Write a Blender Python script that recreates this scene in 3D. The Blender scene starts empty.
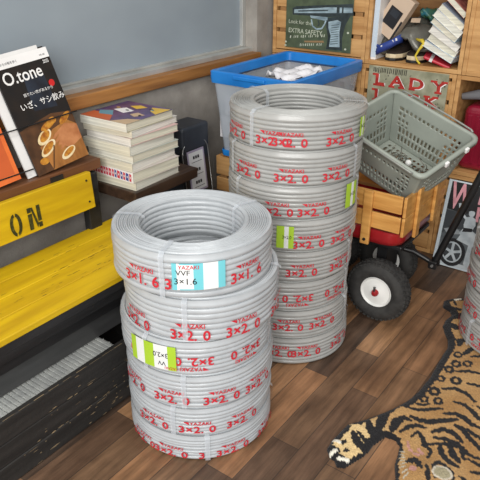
import bpy, math, random
import numpy as np
from mathutils import Vector, Matrix, Euler
random.seed(7)
R = math.radians
scn = bpy.context.scene
COL = scn.collection

# ------------------------------------------------------------------ materials
def lin(c):
    return tuple(((v/255)/12.92 if v/255 <= .04045 else ((v/255+.055)/1.055)**2.4) for v in c)
MATS = {}
def mat(name, rgb, rough=.6, rgb2=None, scale=(6,6,6), detail=5, bump=0, bscale=80, coat=0, metal=0, alpha=1, trans=0, spec=.5, lo=.35, hi=.65, ior=1.45):
    m = bpy.data.materials.new(name); m.use_nodes = True
    nt = m.node_tree; b = nt.nodes['Principled BSDF']
    b.inputs['Roughness'].default_value = rough
    b.inputs['Metallic'].default_value = metal
    b.inputs['Coat Weight'].default_value = coat
    b.inputs['Coat Roughness'].default_value = .12
    b.inputs['Alpha'].default_value = alpha
    b.inputs['IOR'].default_value = ior
    b.inputs['Transmission Weight'].default_value = trans
    b.inputs['Specular IOR Level'].default_value = spec
    tc = nt.nodes.new('ShaderNodeTexCoord')
    mp = nt.nodes.new('ShaderNodeMapping'); mp.inputs['Scale'].default_value = scale
    nt.links.new(tc.outputs['Object'], mp.inputs['Vector'])
    nz = nt.nodes.new('ShaderNodeTexNoise'); nz.inputs['Scale'].default_value = 1; nz.inputs['Detail'].default_value = detail
    nt.links.new(mp.outputs['Vector'], nz.inputs['Vector'])
    rp = nt.nodes.new('ShaderNodeValToRGB')
    rp.color_ramp.elements[0].position = lo; rp.color_ramp.elements[1].position = hi
    a = lin(rgb); c = lin(rgb2) if rgb2 else tuple(v*.88 for v in a)
    rp.color_ramp.elements[0].color = (*c, 1); rp.color_ramp.elements[1].color = (*a, 1)
    nt.links.new(nz.outputs['Fac'], rp.inputs['Fac'])
    nt.links.new(rp.outputs['Color'], b.inputs['Base Color'])
    if bump:
        n2 = nt.nodes.new('ShaderNodeTexNoise'); n2.inputs['Scale'].default_value = bscale; n2.inputs['Detail'].default_value = 4
        nt.links.new(tc.outputs['Object'], n2.inputs['Vector'])
        bp = nt.nodes.new('ShaderNodeBump'); bp.inputs['Strength'].default_value = bump; bp.inputs['Distance'].default_value = .004
        nt.links.new(n2.outputs['Fac'], bp.inputs['Height']); nt.links.new(bp.outputs['Normal'], b.inputs['Normal'])
    MATS[name] = m
    return m

# ------------------------------------------------------------------ mesh builder
def basis(x, y, z, o=(0,0,0)):
    m = Matrix.Identity(4)
    for i, v in enumerate((x, y, z)):
        v = Vector(v)
        for k in range(3): m[k][i] = v[k]
    for k in range(3): m[k][3] = o[k]
    return m
class MB:
    def __init__(s): s.v = []; s.f = []; s.mi = []; s.mats = []; s.cur = 0
    def use(s, m):
        if m not in s.mats: s.mats.append(m)
        s.cur = s.mats.index(m); return s
    def add(s, vs, fs, M=None):
        o = len(s.v)
        s.v += [tuple(M @ Vector(p)) for p in vs] if M is not None else [tuple(p) for p in vs]
        s.f += [tuple(i+o for i in f) for f in fs]; s.mi += [s.cur]*len(fs); return s
    def box(s, a, b, M=None):
        (x0,y0,z0),(x1,y1,z1) = a, b
        vs = [(x0,y0,z0),(x1,y0,z0),(x1,y1,z0),(x0,y1,z0),(x0,y0,z1),(x1,y0,z1),(x1,y1,z1),(x0,y1,z1)]
        return s.add(vs, [(0,3,2,1),(4,5,6,7),(0,1,5,4),(1,2,6,5),(2,3,7,6),(3,0,4,7)], M)
    def prism(s, poly, z0, z1, M=None):
        n = len(poly)
        ar = sum(poly[i][0]*poly[(i+1)%n][1]-poly[(i+1)%n][0]*poly[i][1] for i in range(n))
        if ar < 0: poly = poly[::-1]
        vs = [(x,y,z0) for x,y in poly]+[(x,y,z1) for x,y in poly]
        fs = [tuple(range(n-1,-1,-1)), tuple(range(n,2*n))]+[(i,(i+1)%n,n+(i+1)%n,n+i) for i in range(n)]
        return s.add(vs, fs, M)
    def tube(s, pts, r, n=8, M=None, closed=False):
        pts = [Vector(p) for p in pts]; k = len(pts); rs = r if isinstance(r, (list,tuple)) else [r]*k
        vs = []; fs = []; prev = None
        for i, p in enumerate(pts):
            if closed: t = pts[(i+1)%k]-pts[i-1]
            else: t = pts[min(i+1,k-1)]-pts[max(i-1,0)]
            t.normalize()
            if prev is None:
                a = t.orthogonal().normalized()
            else:
                a = (prev - t*prev.dot(t))
                a = a.normalized() if a.length > 1e-6 else t.orthogonal().normalized()
            prev = a; b = t.cross(a)
            for j in range(n):
                q = 2*math.pi*j/n; vs.append(p+(a*math.cos(q)+b*math.sin(q))*rs[i])
        m = k if closed else k-1
        for i in range(m):
            for j in range(n):
                a0 = i*n+j; a1 = i*n+(j+1)%n; b0 = ((i+1)%k)*n+j; b1 = ((i+1)%k)*n+(j+1)%n
                fs.append((a0,a1,b1,b0))
        if not closed:
            fs.append(tuple(range(n-1,-1,-1))); fs.append(tuple(range((k-1)*n,k*n)))
        return s.add(vs, fs, M)
    def lathe(s, prof, n=32, M=None, closed=False, a0=0, a1=2*math.pi):
        full = abs(a1-a0-2*math.pi) < 1e-6; m = n if full else n+1; k = len(prof)
        vs = []; fs = []
        for i in range(m):
            q = a0+(a1-a0)*i/n
            for r, z in prof: vs.append((r*math.cos(q), r*math.sin(q), z))
        for i in range(n):
            for j in range(k if closed else k-1):
                j2 = (j+1)%k; i2 = (i+1)%m
                fs.append((i*k+j, i2*k+j, i2*k+j2, i*k+j2))
        return s.add(vs, fs, M)
    def sphere(s, c, r, M=None, n=12, sc=(1,1,1)):
        prof = [(max(r*math.sin(math.pi*i/n),1e-5), -r*math.cos(math.pi*i/n)) for i in range(n+1)]
        T = Matrix.Translation(c) @ Matrix.Diagonal((*sc,1))
        return s.lathe(prof, n*2, (M @ T) if M is not None else T)
    def text(s, body, size, M, bold=0, align='CENTER', sx=1, fn=None, thick=None):
        vs, fs = text_mesh(body, bold, align)
        vs = [(x*size*sx, y*size, 0) for x, y in vs]
        if fn: vs = [fn(p[0],p[1]) for p in vs]; return s.add(vs, fs)
        return s.add(vs, fs, M)
    def build(s, name, parent=None, smooth=False, bevel=0, kind=None, label=None, seg=2):
        me = bpy.data.meshes.new(name)
        vs = s.v
        if parent is not None:
            inv = WORLD[parent.name].inverted(); vs = [tuple(inv @ Vector(p)) for p in vs]
        me.from_pydata(vs, [], s.f)
        for m in s.mats: me.materials.append(m)
        me.polygons.foreach_set('material_index', s.mi)
        if smooth:
            me.polygons.foreach_set('use_smooth', [True]*len(s.f))
            if smooth != 'all': me.set_sharp_from_angle(angle=R(40))
        me.validate(); me.update()
        o = bpy.data.objects.new(name, me); COL.objects.link(o)
        if parent is not None: o.parent = parent; WORLD[o.name] = WORLD[parent.name]
        else: WORLD[o.name] = Matrix.Identity(4)
        if bevel:
            bv = o.modifiers.new('bevel', 'BEVEL'); bv.width = bevel; bv.segments = seg; bv.limit_method = 'ANGLE'; bv.angle_limit = R(50)
        if kind: o['kind'] = kind
        if label: o['label'] = label
        return o
WORLD = {}
TXT = {}
def text_mesh(body, bold, align):
    k = (body, bold, align)
    if k not in TXT:
        cu = bpy.data.curves.new('t', 'FONT'); cu.body = body; cu.offset = bold; cu.align_x = align; cu.align_y = 'CENTER'; cu.resolution_u = 3
        o = bpy.data.objects.new('t', cu); COL.objects.link(o)
        dg = bpy.context.evaluated_depsgraph_get(); dg.update()
        me = bpy.data.meshes.new_from_object(o.evaluated_get(dg))
        TXT[k] = ([(v.co.x, v.co.y) for v in me.vertices], [tuple(p.vertices) for p in me.polygons])
        bpy.data.objects.remove(o); bpy.data.curves.remove(cu); bpy.data.meshes.remove(me)
    return TXT[k]
def thing(name, loc, label, cat, group=None):
    o = bpy.data.objects.new(name, None); COL.objects.link(o); o.location = loc
    o.empty_display_size = .05
    o['label'] = label; o['category'] = cat
    if group: o['group'] = group
    WORLD[o.name] = Matrix.Translation(loc)
    return o
def tag(o, label, cat, group=None):
    o['label'] = label; o['category'] = cat
    if group: o['group'] = group
    return o
def quadmap(P0, U, V):
    P0, U, V = Vector(P0), Vector(U), Vector(V); N = U.cross(V).normalized()
    return P0, U, V, N
class Panel:
    """a flat printed face: u along its width, v along its height, in metres"""
    def __init__(s, P0, U, V):
        s.P0 = Vector(P0); s.w = Vector(U).length; s.h = Vector(V).length
        s.x = Vector(U).normalized(); n = s.x.cross(Vector(V)).normalized(); s.y = n.cross(s.x); s.n = n
        s.M = basis(s.x, s.y, s.n, s.P0)
    def poly(s, mb, pts, m, z=.0008): mb.use(m).add([(x,y,z) for x,y in pts], [tuple(range(len(pts)))], s.M)
    def ell(s, mb, c, rx, ry, m, z=.0008, a=0, n=20):
        s.poly(mb, [(c[0]+rx*math.cos(t)*math.cos(a)-ry*math.sin(t)*math.sin(a), c[1]+rx*math.cos(t)*math.sin(a)+ry*math.sin(t)*math.cos(a)) for t in [2*math.pi*i/n for i in range(n)]], m, z)
    def line(s, mb, pts, w, m, z=.0012):
        for (x0,y0),(x1,y1) in zip(pts, pts[1:]):
            d = math.hypot(x1-x0,y1-y0) or 1; nx, ny = -(y1-y0)/d*w/2, (x1-x0)/d*w/2
            s.poly(mb, [(x0-nx,y0-ny),(x1-nx,y1-ny),(x1+nx,y1+ny),(x0+nx,y0+ny)], m, z)
    def text(s, mb, body, c, size, m, bold=0, rot=0, sx=1, align='CENTER', z=.0015):
        mb.use(m).text(body, size, s.M @ Matrix.Translation((c[0],c[1],z)) @ Matrix.Rotation(rot,4,'Z'), bold, align, sx)
    def slab(s, mb, m, t, z=0): mb.use(m).box((0,0,-t),(s.w,s.h,z), s.M)
# ------------------------------------------------------------------ palette
concrete = mat('concrete', (166,160,152), .9, (138,132,125), (9,9,9), 8, .35, 120)
pane_m = mat('frosted_pane', (150,160,167), .35, (136,146,154), (2.2,.5,3), 3)
alu = mat('aluminium', (205,205,200), .35, (180,180,176), (8,8,8), metal=.5)
sillwood = mat('sill_wood', (172,120,66), .45, (128,84,44), (3,40,40), 6)
darkwood = mat('dark_wood', (72,54,42), .4, (46,33,26), (4,50,50), 6)
brownwood = mat('brown_wood', (112,72,44), .45, (78,48,30), (4,50,50), 6)
yellow = mat('yellow_paint', (212,176,20), .5, (184,146,16), (3,28,28), 9, .15, 40, lo=.3, hi=.62)
stain = mat('grimy_yellow', (150,124,34), .6, (110,92,36), (30,60,60), 6)
black_p = mat('black_paint', (42,42,43), .5, (26,26,27), (3,40,40), 7, .15, 60)
black_w = mat('worn_black_wood', (48,46,44), .6, (34,33,32), (3,50,50), 8, .4, 60)
scuff = mat('scuffed_bare_wood', (150,130,100), .7, (110,95,75), (30,30,30))
rubber_p = mat('black_panel', (80,80,80), .4, (64,64,64), (5,20,20), 4)
greyplas = mat('grey_ribbed_plastic', (198,200,196), .5, (172,174,172), (20,20,20))
crate_w = mat('crate_pine', (206,160,104), .6, (172,124,72), (30,4,40), 7, .15, 60)
crate_o = mat('crate_pine_darker', (176,132,82), .65, (140,100,60), (30,4,40), 7, .15, 60)
wagon_w = mat('wagon_oak', (214,160,88), .42, (186,130,64), (30,6,60), 7, coat=.3)
cable_f = mat('grey_cable_sheath', (182,186,189), .34, (170,174,177), (14,14,14), 3, coat=.22)
cable_b = mat('grey_cable_sheath_warm_lit', (168,168,165), .36, (156,156,153), (14,14,14), 3, coat=.22)  # same grey sheath, with warm light put into its colour
red_ink = mat('red_print', (206,44,58), .5, (190,36,50), (30,30,30))
film = mat('clear_strapping', (226,232,238), .25, (214,220,228), (30,30,30), coat=.2, alpha=.40)
white_l = mat('white_label', (238,240,238), .4)
cyan_l = mat('cyan_label', (120,206,216), .4)
green_l = mat('lime_label', (176,212,60), .4)
ink = mat('black_ink', (30,30,34), .5)
blue_p = mat('blue_plastic', (38,132,214), .35, (30,118,198), (10,10,10), coat=.2)
clear_p = mat('clear_plastic', (214,222,230), .22, (200,208,218), (5,5,5), alpha=.42, coat=.3)
paper = mat('white_paper', (236,234,236), .6, (220,218,222), (20,20,20))
pages = mat('page_edges', (226,222,206), .75, (206,200,180), (4,4,260), 4)
red_m = mat('red_enamel', (160,28,34), .3, (140,22,28), (10,10,10), coat=.5)
tyre = mat('tyre_rubber', (58,57,55), .8, (42,41,40), (30,30,30), 5, .4, 90)
white_m = mat('white_enamel', (236,236,232), .35)
black_m = mat('black_metal', (30,30,31), .35, (22,22,23), (10,10,10))
steel = mat('steel', (190,190,188), .3, metal=.8)
basket_m = mat('grey_basket_plastic', (158,164,154), .45, (146,152,143), (8,8,8))
wire_g = mat('grey_wire', (150,152,146), .4, metal=.3)
navy = mat('navy', (38,52,92), .5)
charcoal = mat('charcoal_plastic', (52,56,64), .45, (38,42,48), (9,9,9))

# ------------------------------------------------------------------ the room
def floor_material():
    m = bpy.data.materials.new('plank_floor'); m.use_nodes = True; nt = m.node_tree; L = nt.links.new; N = nt.nodes.new
    b = nt.nodes['Principled BSDF']; tc = N('ShaderNodeTexCoord')
    mp = N('ShaderNodeMapping'); mp.inputs['Location'].default_value = (.409,-.016,0); L(tc.outputs['Object'], mp.inputs['Vector'])
    br = N('ShaderNodeTexBrick'); br.offset = .37; br.offset_frequency = 2
    br.inputs['Color1'].default_value = (0,0,0,1); br.inputs['Color2'].default_value = (1,1,1,1); br.inputs['Mortar'].default_value = (0,0,0,1)
    br.inputs['Scale'].default_value = 1; br.inputs['Mortar Size'].default_value = .0011; br.inputs['Brick Width'].default_value = .5; br.inputs['Row Height'].default_value = .084
    L(mp.outputs['Vector'], br.inputs['Vector'])
    rp = N('ShaderNodeValToRGB'); e = rp.color_ramp.elements
    e[0].position = 0; e[0].color = (*lin((72,60,52)),1); e[1].position = 1; e[1].color = (*lin((176,136,100)),1)
    for p, c in ((.25,(106,82,65)),(.5,(126,98,75)),(.75,(146,108,78))): q = e.new(p); q.color = (*lin(c),1)
    L(br.outputs['Color'], rp.inputs['Fac'])
    m2 = N('ShaderNodeMapping'); m2.inputs['Scale'].default_value = (3.5,38,1); L(tc.outputs['Object'], m2.inputs['Vector'])
    g = N('ShaderNodeTexNoise'); g.inputs['Scale'].default_value = 1; g.inputs['Detail'].default_value = 9; g.inputs['Roughness'].default_value = .65; L(m2.outputs['Vector'], g.inputs['Vector'])
    g2 = N('ShaderNodeTexNoise'); g2.inputs['Scale'].default_value = 7; g2.inputs['Detail'].default_value = 6; L(tc.outputs['Object'], g2.inputs['Vector'])
    gr = N('ShaderNodeValToRGB'); gr.color_ramp.elements[0].position = .3; gr.color_ramp.elements[0].color = (.30,.29,.28,1); gr.color_ramp.elements[1].position = .68; gr.color_ramp.elements[1].color = (1.32,1.28,1.22,1)
    L(g.outputs['Fac'], gr.inputs['Fac'])
    mx = N('ShaderNodeMix'); mx.data_type = 'RGBA'; mx.blend_type = 'MULTIPLY'; mx.inputs['Factor'].default_value = .9
    L(rp.outputs['Color'], mx.inputs['A']); L(gr.outputs['Color'], mx.inputs['B'])
    r2 = N('ShaderNodeValToRGB'); r2.color_ramp.elements[0].position = .36; r2.color_ramp.elements[0].color = (.62,.6,.6,1); r2.color_ramp.elements[1].position = .62; r2.color_ramp.elements[1].color = (1.08,1.08,1.08,1)
    L(g2.outputs['Fac'], r2.inputs['Fac'])
    mx2 = N('ShaderNodeMix'); mx2.data_type = 'RGBA'; mx2.blend_type = 'MULTIPLY'; mx2.inputs['Factor'].default_value = .8
    L(mx.outputs['Result'], mx2.inputs['A']); L(r2.outputs['Color'], mx2.inputs['B'])
    L(mx2.outputs['Result'], b.inputs['Base Color']); b.inputs['Roughness'].default_value = .42; b.inputs['Specular IOR Level'].default_value = .45
    bp = N('ShaderNodeBump'); bp.inputs['Strength'].default_value = .12; bp.inputs['Distance'].default_value = .003
    L(g.outputs['Fac'], bp.inputs['Height']); L(bp.outputs['Normal'], b.inputs['Normal'])
    return m
WY = 1.6      # face of the wall under the window
RX = 2.40     # face of the crate rack
BX = 2.745    # face of the wall behind the rack
MB().use(floor_material()).box((-2.5,-2.5,-.05),(BX+.1,WY+.2,0)).build('floor', kind='structure')
w = MB().use(concrete)
w.box((-2.5,WY,0),(BX+.1,WY+.18,.735)).box((2.31,WY,.735),(BX+.1,WY+.18,2.5)).box((-2.5,WY,2.0),(2.31,WY+.18,2.5)).box((-2.5,WY,.735),(-1.6,WY+.18,2.0))
w.build('wall_left', kind='structure')
MB().use(concrete).box((BX,-2.5,0),(BX+.1,WY,2.5)).build('wall_back', kind='structure')
MB().use(sillwood).box((-1.6,WY-.02,.735),(2.318,WY+.09,.777)).build('trim_1', kind='structure', bevel=.003)
wn = MB().use(alu).box((-1.6,WY+.02,.777),(2.31,WY+.055,.796)).box((-1.6,WY+.06,.777),(2.31,WY+.10,.802)).box((-1.6,WY+.06,1.97),(2.31,WY+.1,2.0)).box((2.285,WY+.06,.80),(2.31,WY+.1,1.97)).box((.2,WY+.062,.8),(.235,WY+.1,1.97))
wn = wn.build('window_1', kind='structure', bevel=.002)
MB().use(pane_m).box((-1.6,WY+.075,.80),(2.29,WY+.085,1.98)).build('pane', wn, label='frosted grey pane')

# ------------------------------------------------------------------ cable coils
def coil_profile(Rr, ri, h, rng, nout=7, ntop=10):
    pts = []
    amp = .0045; sub = 6
    def ridge(n, start, end, nx, nz, ks):
        for k in range(n):
            for u in (-1,-.86,-.5,0,.5,.86):
                t = (k+(u+1)/2)/n
                d = amp*(math.sqrt(max(0,1-u*u*.98))-1)
                pts.append((start[0]+(end[0]-start[0])*t+nx*d, start[1]+(end[1]-start[1])*t+nz*d, ks+k, nx, nz))
    c = .010
    ridge(nout, (Rr,c*.3), (Rr,h-c), 1, 0, 0)
    pts.append((Rr-c*.3, h-c*.3, nout-1, .7, .7))
    ridge(ntop, (Rr-c,h), (ri+c,h), 0, 1, 20)
    pts.append((ri+c*.3, h-c*.3, 40, -.7, .7))
    ridge(nout, (ri,h-c), (ri,c), -1, 0, 40)
    pts.append((ri+c, 0, 60, 0, -1)); pts.append((Rr-c, 0, 60, 0, -1))
    return pts
def cable_body(mb, m, h, seed, Rr=.2, ri=.128, n=132):
    rng = random.Random(seed)
    pr = coil_profile(Rr, ri, h, rng)
    ks = sorted({p[2] for p in pr})
    ph = {k: [(rng.uniform(-1,1)*.0007, rng.uniform(0,6.28), q) for q in (1,2,3)]+[(rng.uniform(-.0012,.0012),0,0)] for k in ks}
    lob = [(rng.uniform(.0004,.0011), rng.uniform(0,6.28), q) for q in (2,3)]
    vs = []; fs = []; k = len(pr)
    for i in range(n):
        a = 2*math.pi*i/n
        lb = sum(A*math.sin(q*a+p) for A,p,q in lob)
        for (r,z,t,nx,nz) in pr:
            d = sum(A*math.cos(q*a+p) for A,p,q in ph[t]) if t != 60 else 0
            spiral = 0
            if 20 <= t < 40: spiral = -.0062*a/(2*math.pi)*.0
            rr = r+nx*d+lb+spiral; vs.append((rr*math.cos(a), rr*math.sin(a), z+nz*max(-.001,min(d,.0006))))
    for i in range(n):
        i2 = (i+1)%n
        for j in range(k):
            j2 = (j+1)%k; fs.append((i*k+j, i2*k+j, i2*k+j2, i*k+j2))
    mb.use(m).add(vs, fs)
def wrapfn(o, phi, zc, rad, flip=1):
    def f(x, y):
        a = R(phi)+flip*x/rad
        return (o[0]+rad*math.cos(a), o[1]+rad*math.sin(a), o[2]+zc+flip*y)
    return f
def patch(mb, m, o, a0, a1, z0, z1, rad, n=8):
    mb.use(m); vs = []; fs = []
    for i in range(n+1):
        a = R(a0+(a1-a0)*i/n)
        for r, z in ((rad,z0),(rad,z1)): vs.append((o[0]+r*math.cos(a), o[1]+r*math.sin(a), o[2]+z))
    for i in range(n): fs.append((2*i,2*i+2,2*i+3,2*i+1))
    mb.add(vs, fs)
COILS = []
def make_coil(o, h, label, group, m, phis, size='2.0', inv=False, straps=(), lab=None, seed=1, extra=(), tz=.024):
    t = thing('cable_coil', o, label, 'cable coil', group)
    b = MB(); cable_body(b, m, h-.0015, seed)
    b.v = [(x+o[0],y+o[1],z+o[2]) for x,y,z in b.v]
    b.build('cable_winding', t, smooth=True)
    Rt = .2047; k = h/.102; fl = -1 if inv else 1
    for p in phis:
        b = MB().use(red_ink)
        z1, z2 = (tz, tz+.0235*k) if not inv else (.048*k, .0255*k)
        f = wrapfn(o, p, z1, Rt, fl); b.text('3×'+size[0]+'.', .0335*k, None, .021, 'LEFT', 1.10/k, fn=lambda x,y,f=f: f(x-.050,y))
        b.text(size[2], .0335*k, None, .021, 'LEFT', 1.10/k, fn=lambda x,y,f=f: f(x+.030,y))
        f = wrapfn(o, p, z2, Rt, fl); b.text('YAZAKI', .0155*k, None, .019, 'LEFT', 1.02/k, fn=lambda x,y,f=f: f(x-.019,y))
        tri = [(-.036,.0055),(-.021,.0055),(-.021,-.0045)]
        b.add([f(x,y) for x,y in tri], [(0,1,2)])
        b.build('red_printing', t)
    for p, s in extra:
        b = MB().use(red_ink)
        f = wrapfn(o, p, tz, Rt, 1); b.text(s, .0335*k, None, .021, 'LEFT', 1.10/k, fn=f)
        b.build('red_printing', t)
    for a in straps:
        ca, sa = math.cos(R(a)), math.sin(R(a)); e = .0052; hw = .0065
        prof = [(.2+e,.004),(.2+e,h-.008),(.2-.006,h+.0008),(.128+.008,h+.0008),(.128-e,h-.008),(.128-e,.004)]
        vs = []; fs = []
        for r, z in prof:
            for s_ in (-1,1): vs.append((o[0]+r*ca-s_*hw*sa, o[1]+r*sa+s_*hw*ca, o[2]+z))
        for i in range(len(prof)-1): fs.append((2*i,2*i+1,2*i+3,2*i+2))
        s_ = MB().use(film).add(vs, fs).build('strap', t)
    if lab:
        kind, a0, a1, z0, z1 = lab; d = a1-a0; L_ = MB(); Rl = .2058; hm = (z0+z1)/2
        bands = {'cyan': [(0,.09,cyan_l),(.09,.14,white_l),(.14,.42,cyan_l),(.42,.58,cyan_l),(.58,.86,white_l),(.86,1,cyan_l)],
                 'green': [(0,.14,green_l),(.14,.34,white_l),(.34,.56,green_l),(.56,.84,white_l),(.84,1,green_l)],
                 'strip': [(0,.45,green_l),(.45,.7,white_l),(.7,1,green_l)]}[kind]
        for s0, s1, mm in bands: patch(L_, mm, o, a0+d*s0, a0+d*s1, z0, z1, Rl)
        if kind == 'cyan': patch(L_, white_l, o, a0+d*.13, a0+d*.40, z0+.003, z1-.003, Rl+.0004)
        lo = L_.build('label', t, label=('cyan' if kind == 'cyan' else 'lime green')+' and white paper label')
        b = MB()
        if kind == 'cyan':
            b.use(red_ink).text('YAZAKI', .013, None, .012, 'LEFT', 1.05, fn=wrapfn(o, a0+d*.12, z1-.010, Rl+.001))
            b.use(ink).text('VVF', .018, None, .004, 'LEFT', 1.1, fn=wrapfn(o, a0+d*.07, hm+.010, Rl+.001))
            b.text('3×1.6', .022, None, .004, 'LEFT', 1.05, fn=wrapfn(o, a0+d*.03, hm-.012, Rl+.001))
        elif kind == 'green':
            b.use(ink).text('VV', .017, None, .004, 'CENTER', 1.0, fn=wrapfn(o, a0+d*.72, hm+.0-.016, Rl+.001, -1))
            b.text('3×2.0', .020, None, .004, 'CENTER', .9, fn=wrapfn(o, a0+d*.70, hm+.008, Rl+.001, -1))
            b.use(red_ink).text('YAZAKI', .011, None, .006, 'CENTER', .9, fn=wrapfn(o, a0+d*.9, hm-.028, Rl+.001, -1))
        else:
            b.use(ink).text('3×2.0', .015, None, .004, 'CENTER', .8, fn=wrapfn(o, a0+d*.6, hm, Rl+.001))
        b.build('label_text', lo)
    return t
G1, G2, G3 = 'coils in the short front stack', 'coils in the tall rear stack', 'coils at the right edge'
fx, fy = 1.062, .918
def stack(specs, m, group, base=0):
    z = base
    for s in reversed(specs):
        h = s['h']; make_coil((s['c'][0], s['c'][1], z), h, s['label'], group, m, s['p'], s.get('size','2.0'), s.get('inv',False), s.get('st',()), s.get('lab'), s['seed'], s.get('ex',()), s.get('tz',.024))
        z += h
stack([
 dict(h=.116, c=(fx-.003,fy+.005), p=(-175.6,-101.4), size='1.6', tz=.039, st=(-160,-20,118), lab=('cyan',-153,-119,.028,.096), seed=1, label='topmost coil of the front stack, grey cable printed 3×1.6 with a cyan label', ex=((-158.5,'3'),)),
 dict(h=.118, c=(fx+.008,fy-.012), p=(-192.6,-148.8,-111.2,-70.8), tz=.020, st=(-152,-62,90), seed=2, label='grey coil jutting right, second from the top of the front stack'),
 dict(h=.102, c=(fx-.002,fy+.003), p=(-179.2,-141.9,-102.7), inv=True, st=(-178,-75,60), lab=('green',-191,-154,.018,.088), seed=3, label='third coil down in the front stack, grey with upside-down printing and a lime label'),
 dict(h=.100, c=(fx+.002,fy-.003), p=(-198.1,-161.7,-125,-93), st=(-152,-30,100), seed=4, label='grey coil right under the lime-labelled one in the front stack'),
 dict(h=.092, c=(fx,fy), p=(-177.6,-142.6,-107.4), st=(-160,-40,80), seed=5, label='second coil from the floor in the front stack, grey cable in clear film'),
 dict(h=.084, c=(fx+.001,fy-.001), p=(-191.4,-164.2,-116,-78.8), tz=.019, st=(-136,-50,90), seed=6, ex=((-143,'3'),), label='bottom coil of the front stack, grey cable standing on the plank floor'),
], cable_f, G1)
bx, by = 1.551, .9315
stack([
 dict(h=.102, c=(bx+.003,by-.004), p=(-206.7,-168.4,-154,-112.2), st=(-70,-186,80), lab=('strip',-91,-83,.02,.075), seed=11, label='topmost coil of the tall rear stack, grey cable with doubled red printing'),
 dict(h=.102, c=(bx+.001,by-.002), p=(-190,-151.4,-112.7), st=(-92,30,150), seed=12, label='second coil from the top of the tall rear stack, grey, strap at right'),
 dict(h=.102, c=(bx-.001,by+.001), p=(-161,-130.6), st=(-80,40,160), lab=('strip',-100,-84,.015,.09), seed=13, label='rear stack coil with a lime label at its right side, third from the top'),
 dict(h=.102, c=(bx+.001,by-.001), p=(-134.1,-100.6), st=(-60,60,170), lab=('strip',-161,-147,.015,.085), seed=14, label='rear stack coil with a lime label on its left half, fourth from top'),
 dict(h=.102, c=(bx-.002,by+.003), p=(-137.5,-97.9), tz=.032, st=(-86,30,150), seed=15, label='rear stack coil directly above the one printed upside down'),
 dict(h=.102, c=(bx-.005,by+.007), p=(-138.2,-99.5), inv=True, st=(-84,40,160), seed=16, label='rear stack coil with upside-down printing, third from the floor'),
 dict(h=.102, c=(bx-.002,by+.003), p=(-147.2,-114.8), tz=.042, st=(-84,50,160), seed=17, label='rear stack coil directly below the one printed upside down'),
 dict(h=.102, c=(bx+.001,by-.001), p=(-156.8,-130.7,-92), tz=.044, st=(-50,50,170), seed=18, label='bottom coil of the tall rear stack, grey cable standing on the floor near the wheel'),
], cable_b, G2)
stack([
 dict(h=.102, c=(1.958,.256), p=(138,176), st=(-150,0,120), seed=21, label='topmost visible coil of the stack at the right picture edge, grey cable'),
 dict(h=.102, c=(1.956,.257), p=(124,158), st=(160,30,-90), seed=22, label='second coil from the top at the right picture edge, grey cable'),
 dict(h=.102, c=(1.959,.255), p=(132,167), st=(-170,20,100), seed=23, label='second coil up from the tiger rug at the right picture edge, grey cable'),
 dict(h=.102, c=(1.958,.256), p=(121,156), inv=True, st=(140,20,-100), seed=24, label='bottom coil at the right picture edge, grey, standing on the tiger rug'),
], cable_b, G3, .0165)
# ------------------------------------------------------------------ bench
BG = thing('bench', (.55,1.3,0), 'yellow painted slatted bench with black frame and stencilled back board', 'bench')
x0b, x1b = -.35, 1.30
edges_ = [1.152,1.232,1.312,1.388,1.462]
for i in range(4):
    MB().use(yellow).box((x0b,edges_[i]+.0008,.372),(x1b,edges_[i+1]-.0008,.390)).build('seat_board', BG, bevel=.0025)
bb = MB().use(yellow).box((x0b,-.010,-.058),(1.172,.010,.058), Matrix.Translation((0,1.432,.532)) @ Matrix.Rotation(R(-4),4,'X')).build('back_board', BG, bevel=.003)
# stencilled letters on the board
bp_ = Panel((0,1.4172,.474), (1,0,0), (0,.07,1.0))
st = MB()
def stencil_N(x, z, w_, h_):
    s = w_*.28
    bp_.poly(st, [(x,z),(x+s,z),(x+s+.002,z+h_*.72),(x,z+h_*.72)], ink2); bp_.poly(st, [(x,z+h_*.78),(x+s,z+h_*.78),(x+s,z+h_),(x,z+h_)], ink2)
    bp_.poly(st, [(x+s*.95,z+h_*.98),(x+s*1.5,z+h_*.98),(x+w_-s*1.0,z+h_*.16),(x+w_-s*1.4,z+h_*.0)], ink2)
    bp_.poly(st, [(x+w_-s,z+h_*.28),(x+w_,z+h_*.28),(x+w_,z+h_),(x+w_-s,z+h_)], ink2); bp_.poly(st, [(x+w_-s,z),(x+w_,z),(x+w_,z+h_*.22),(x+w_-s,z+h_*.22)], ink2)
def stencil_O(x, z, w_, h_):
    for sgn in (-1,1):
        P_ = []; Q_ = []
        for i in range(9):
            a = R(-80+160*i/8); P_.append((x+w_/2+sgn*math.cos(a)*w_/2, z+h_/2+math.sin(a)*h_/2)); Q_.append((x+w_/2+sgn*(math.cos(a)*(w_/2-w_*.27)), z+h_/2+math.sin(a)*(h_/2-h_*.14)))
        for i in range(8):
            q = [P_[i],P_[i+1],Q_[i+1],Q_[i]]; bp_.poly(st, q if sgn > 0 else q[::-1], ink2)
ink2 = mat('stencil_paint', (50,50,22), .6, (88,84,26), (90,90,90), lo=.3, hi=.5)
stencil_O(.868,.010,.038,.068); stencil_N(.928,.012,.043,.066)
st.build('stencilled_letters', bb, label='dark stencilled letters ON')
bl = MB().use(black_m)
for zz in (.50,.568): bl.lathe([(.0001,0),(.0035,0),(.003,.002),(.0001,.0025)], 10, basis((1,0,0),(0,0,1),(0,-1,0),(1.15,1.4225+(zz-.532)*.07-.0008,zz)))
bl.build('screw', bb)
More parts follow.
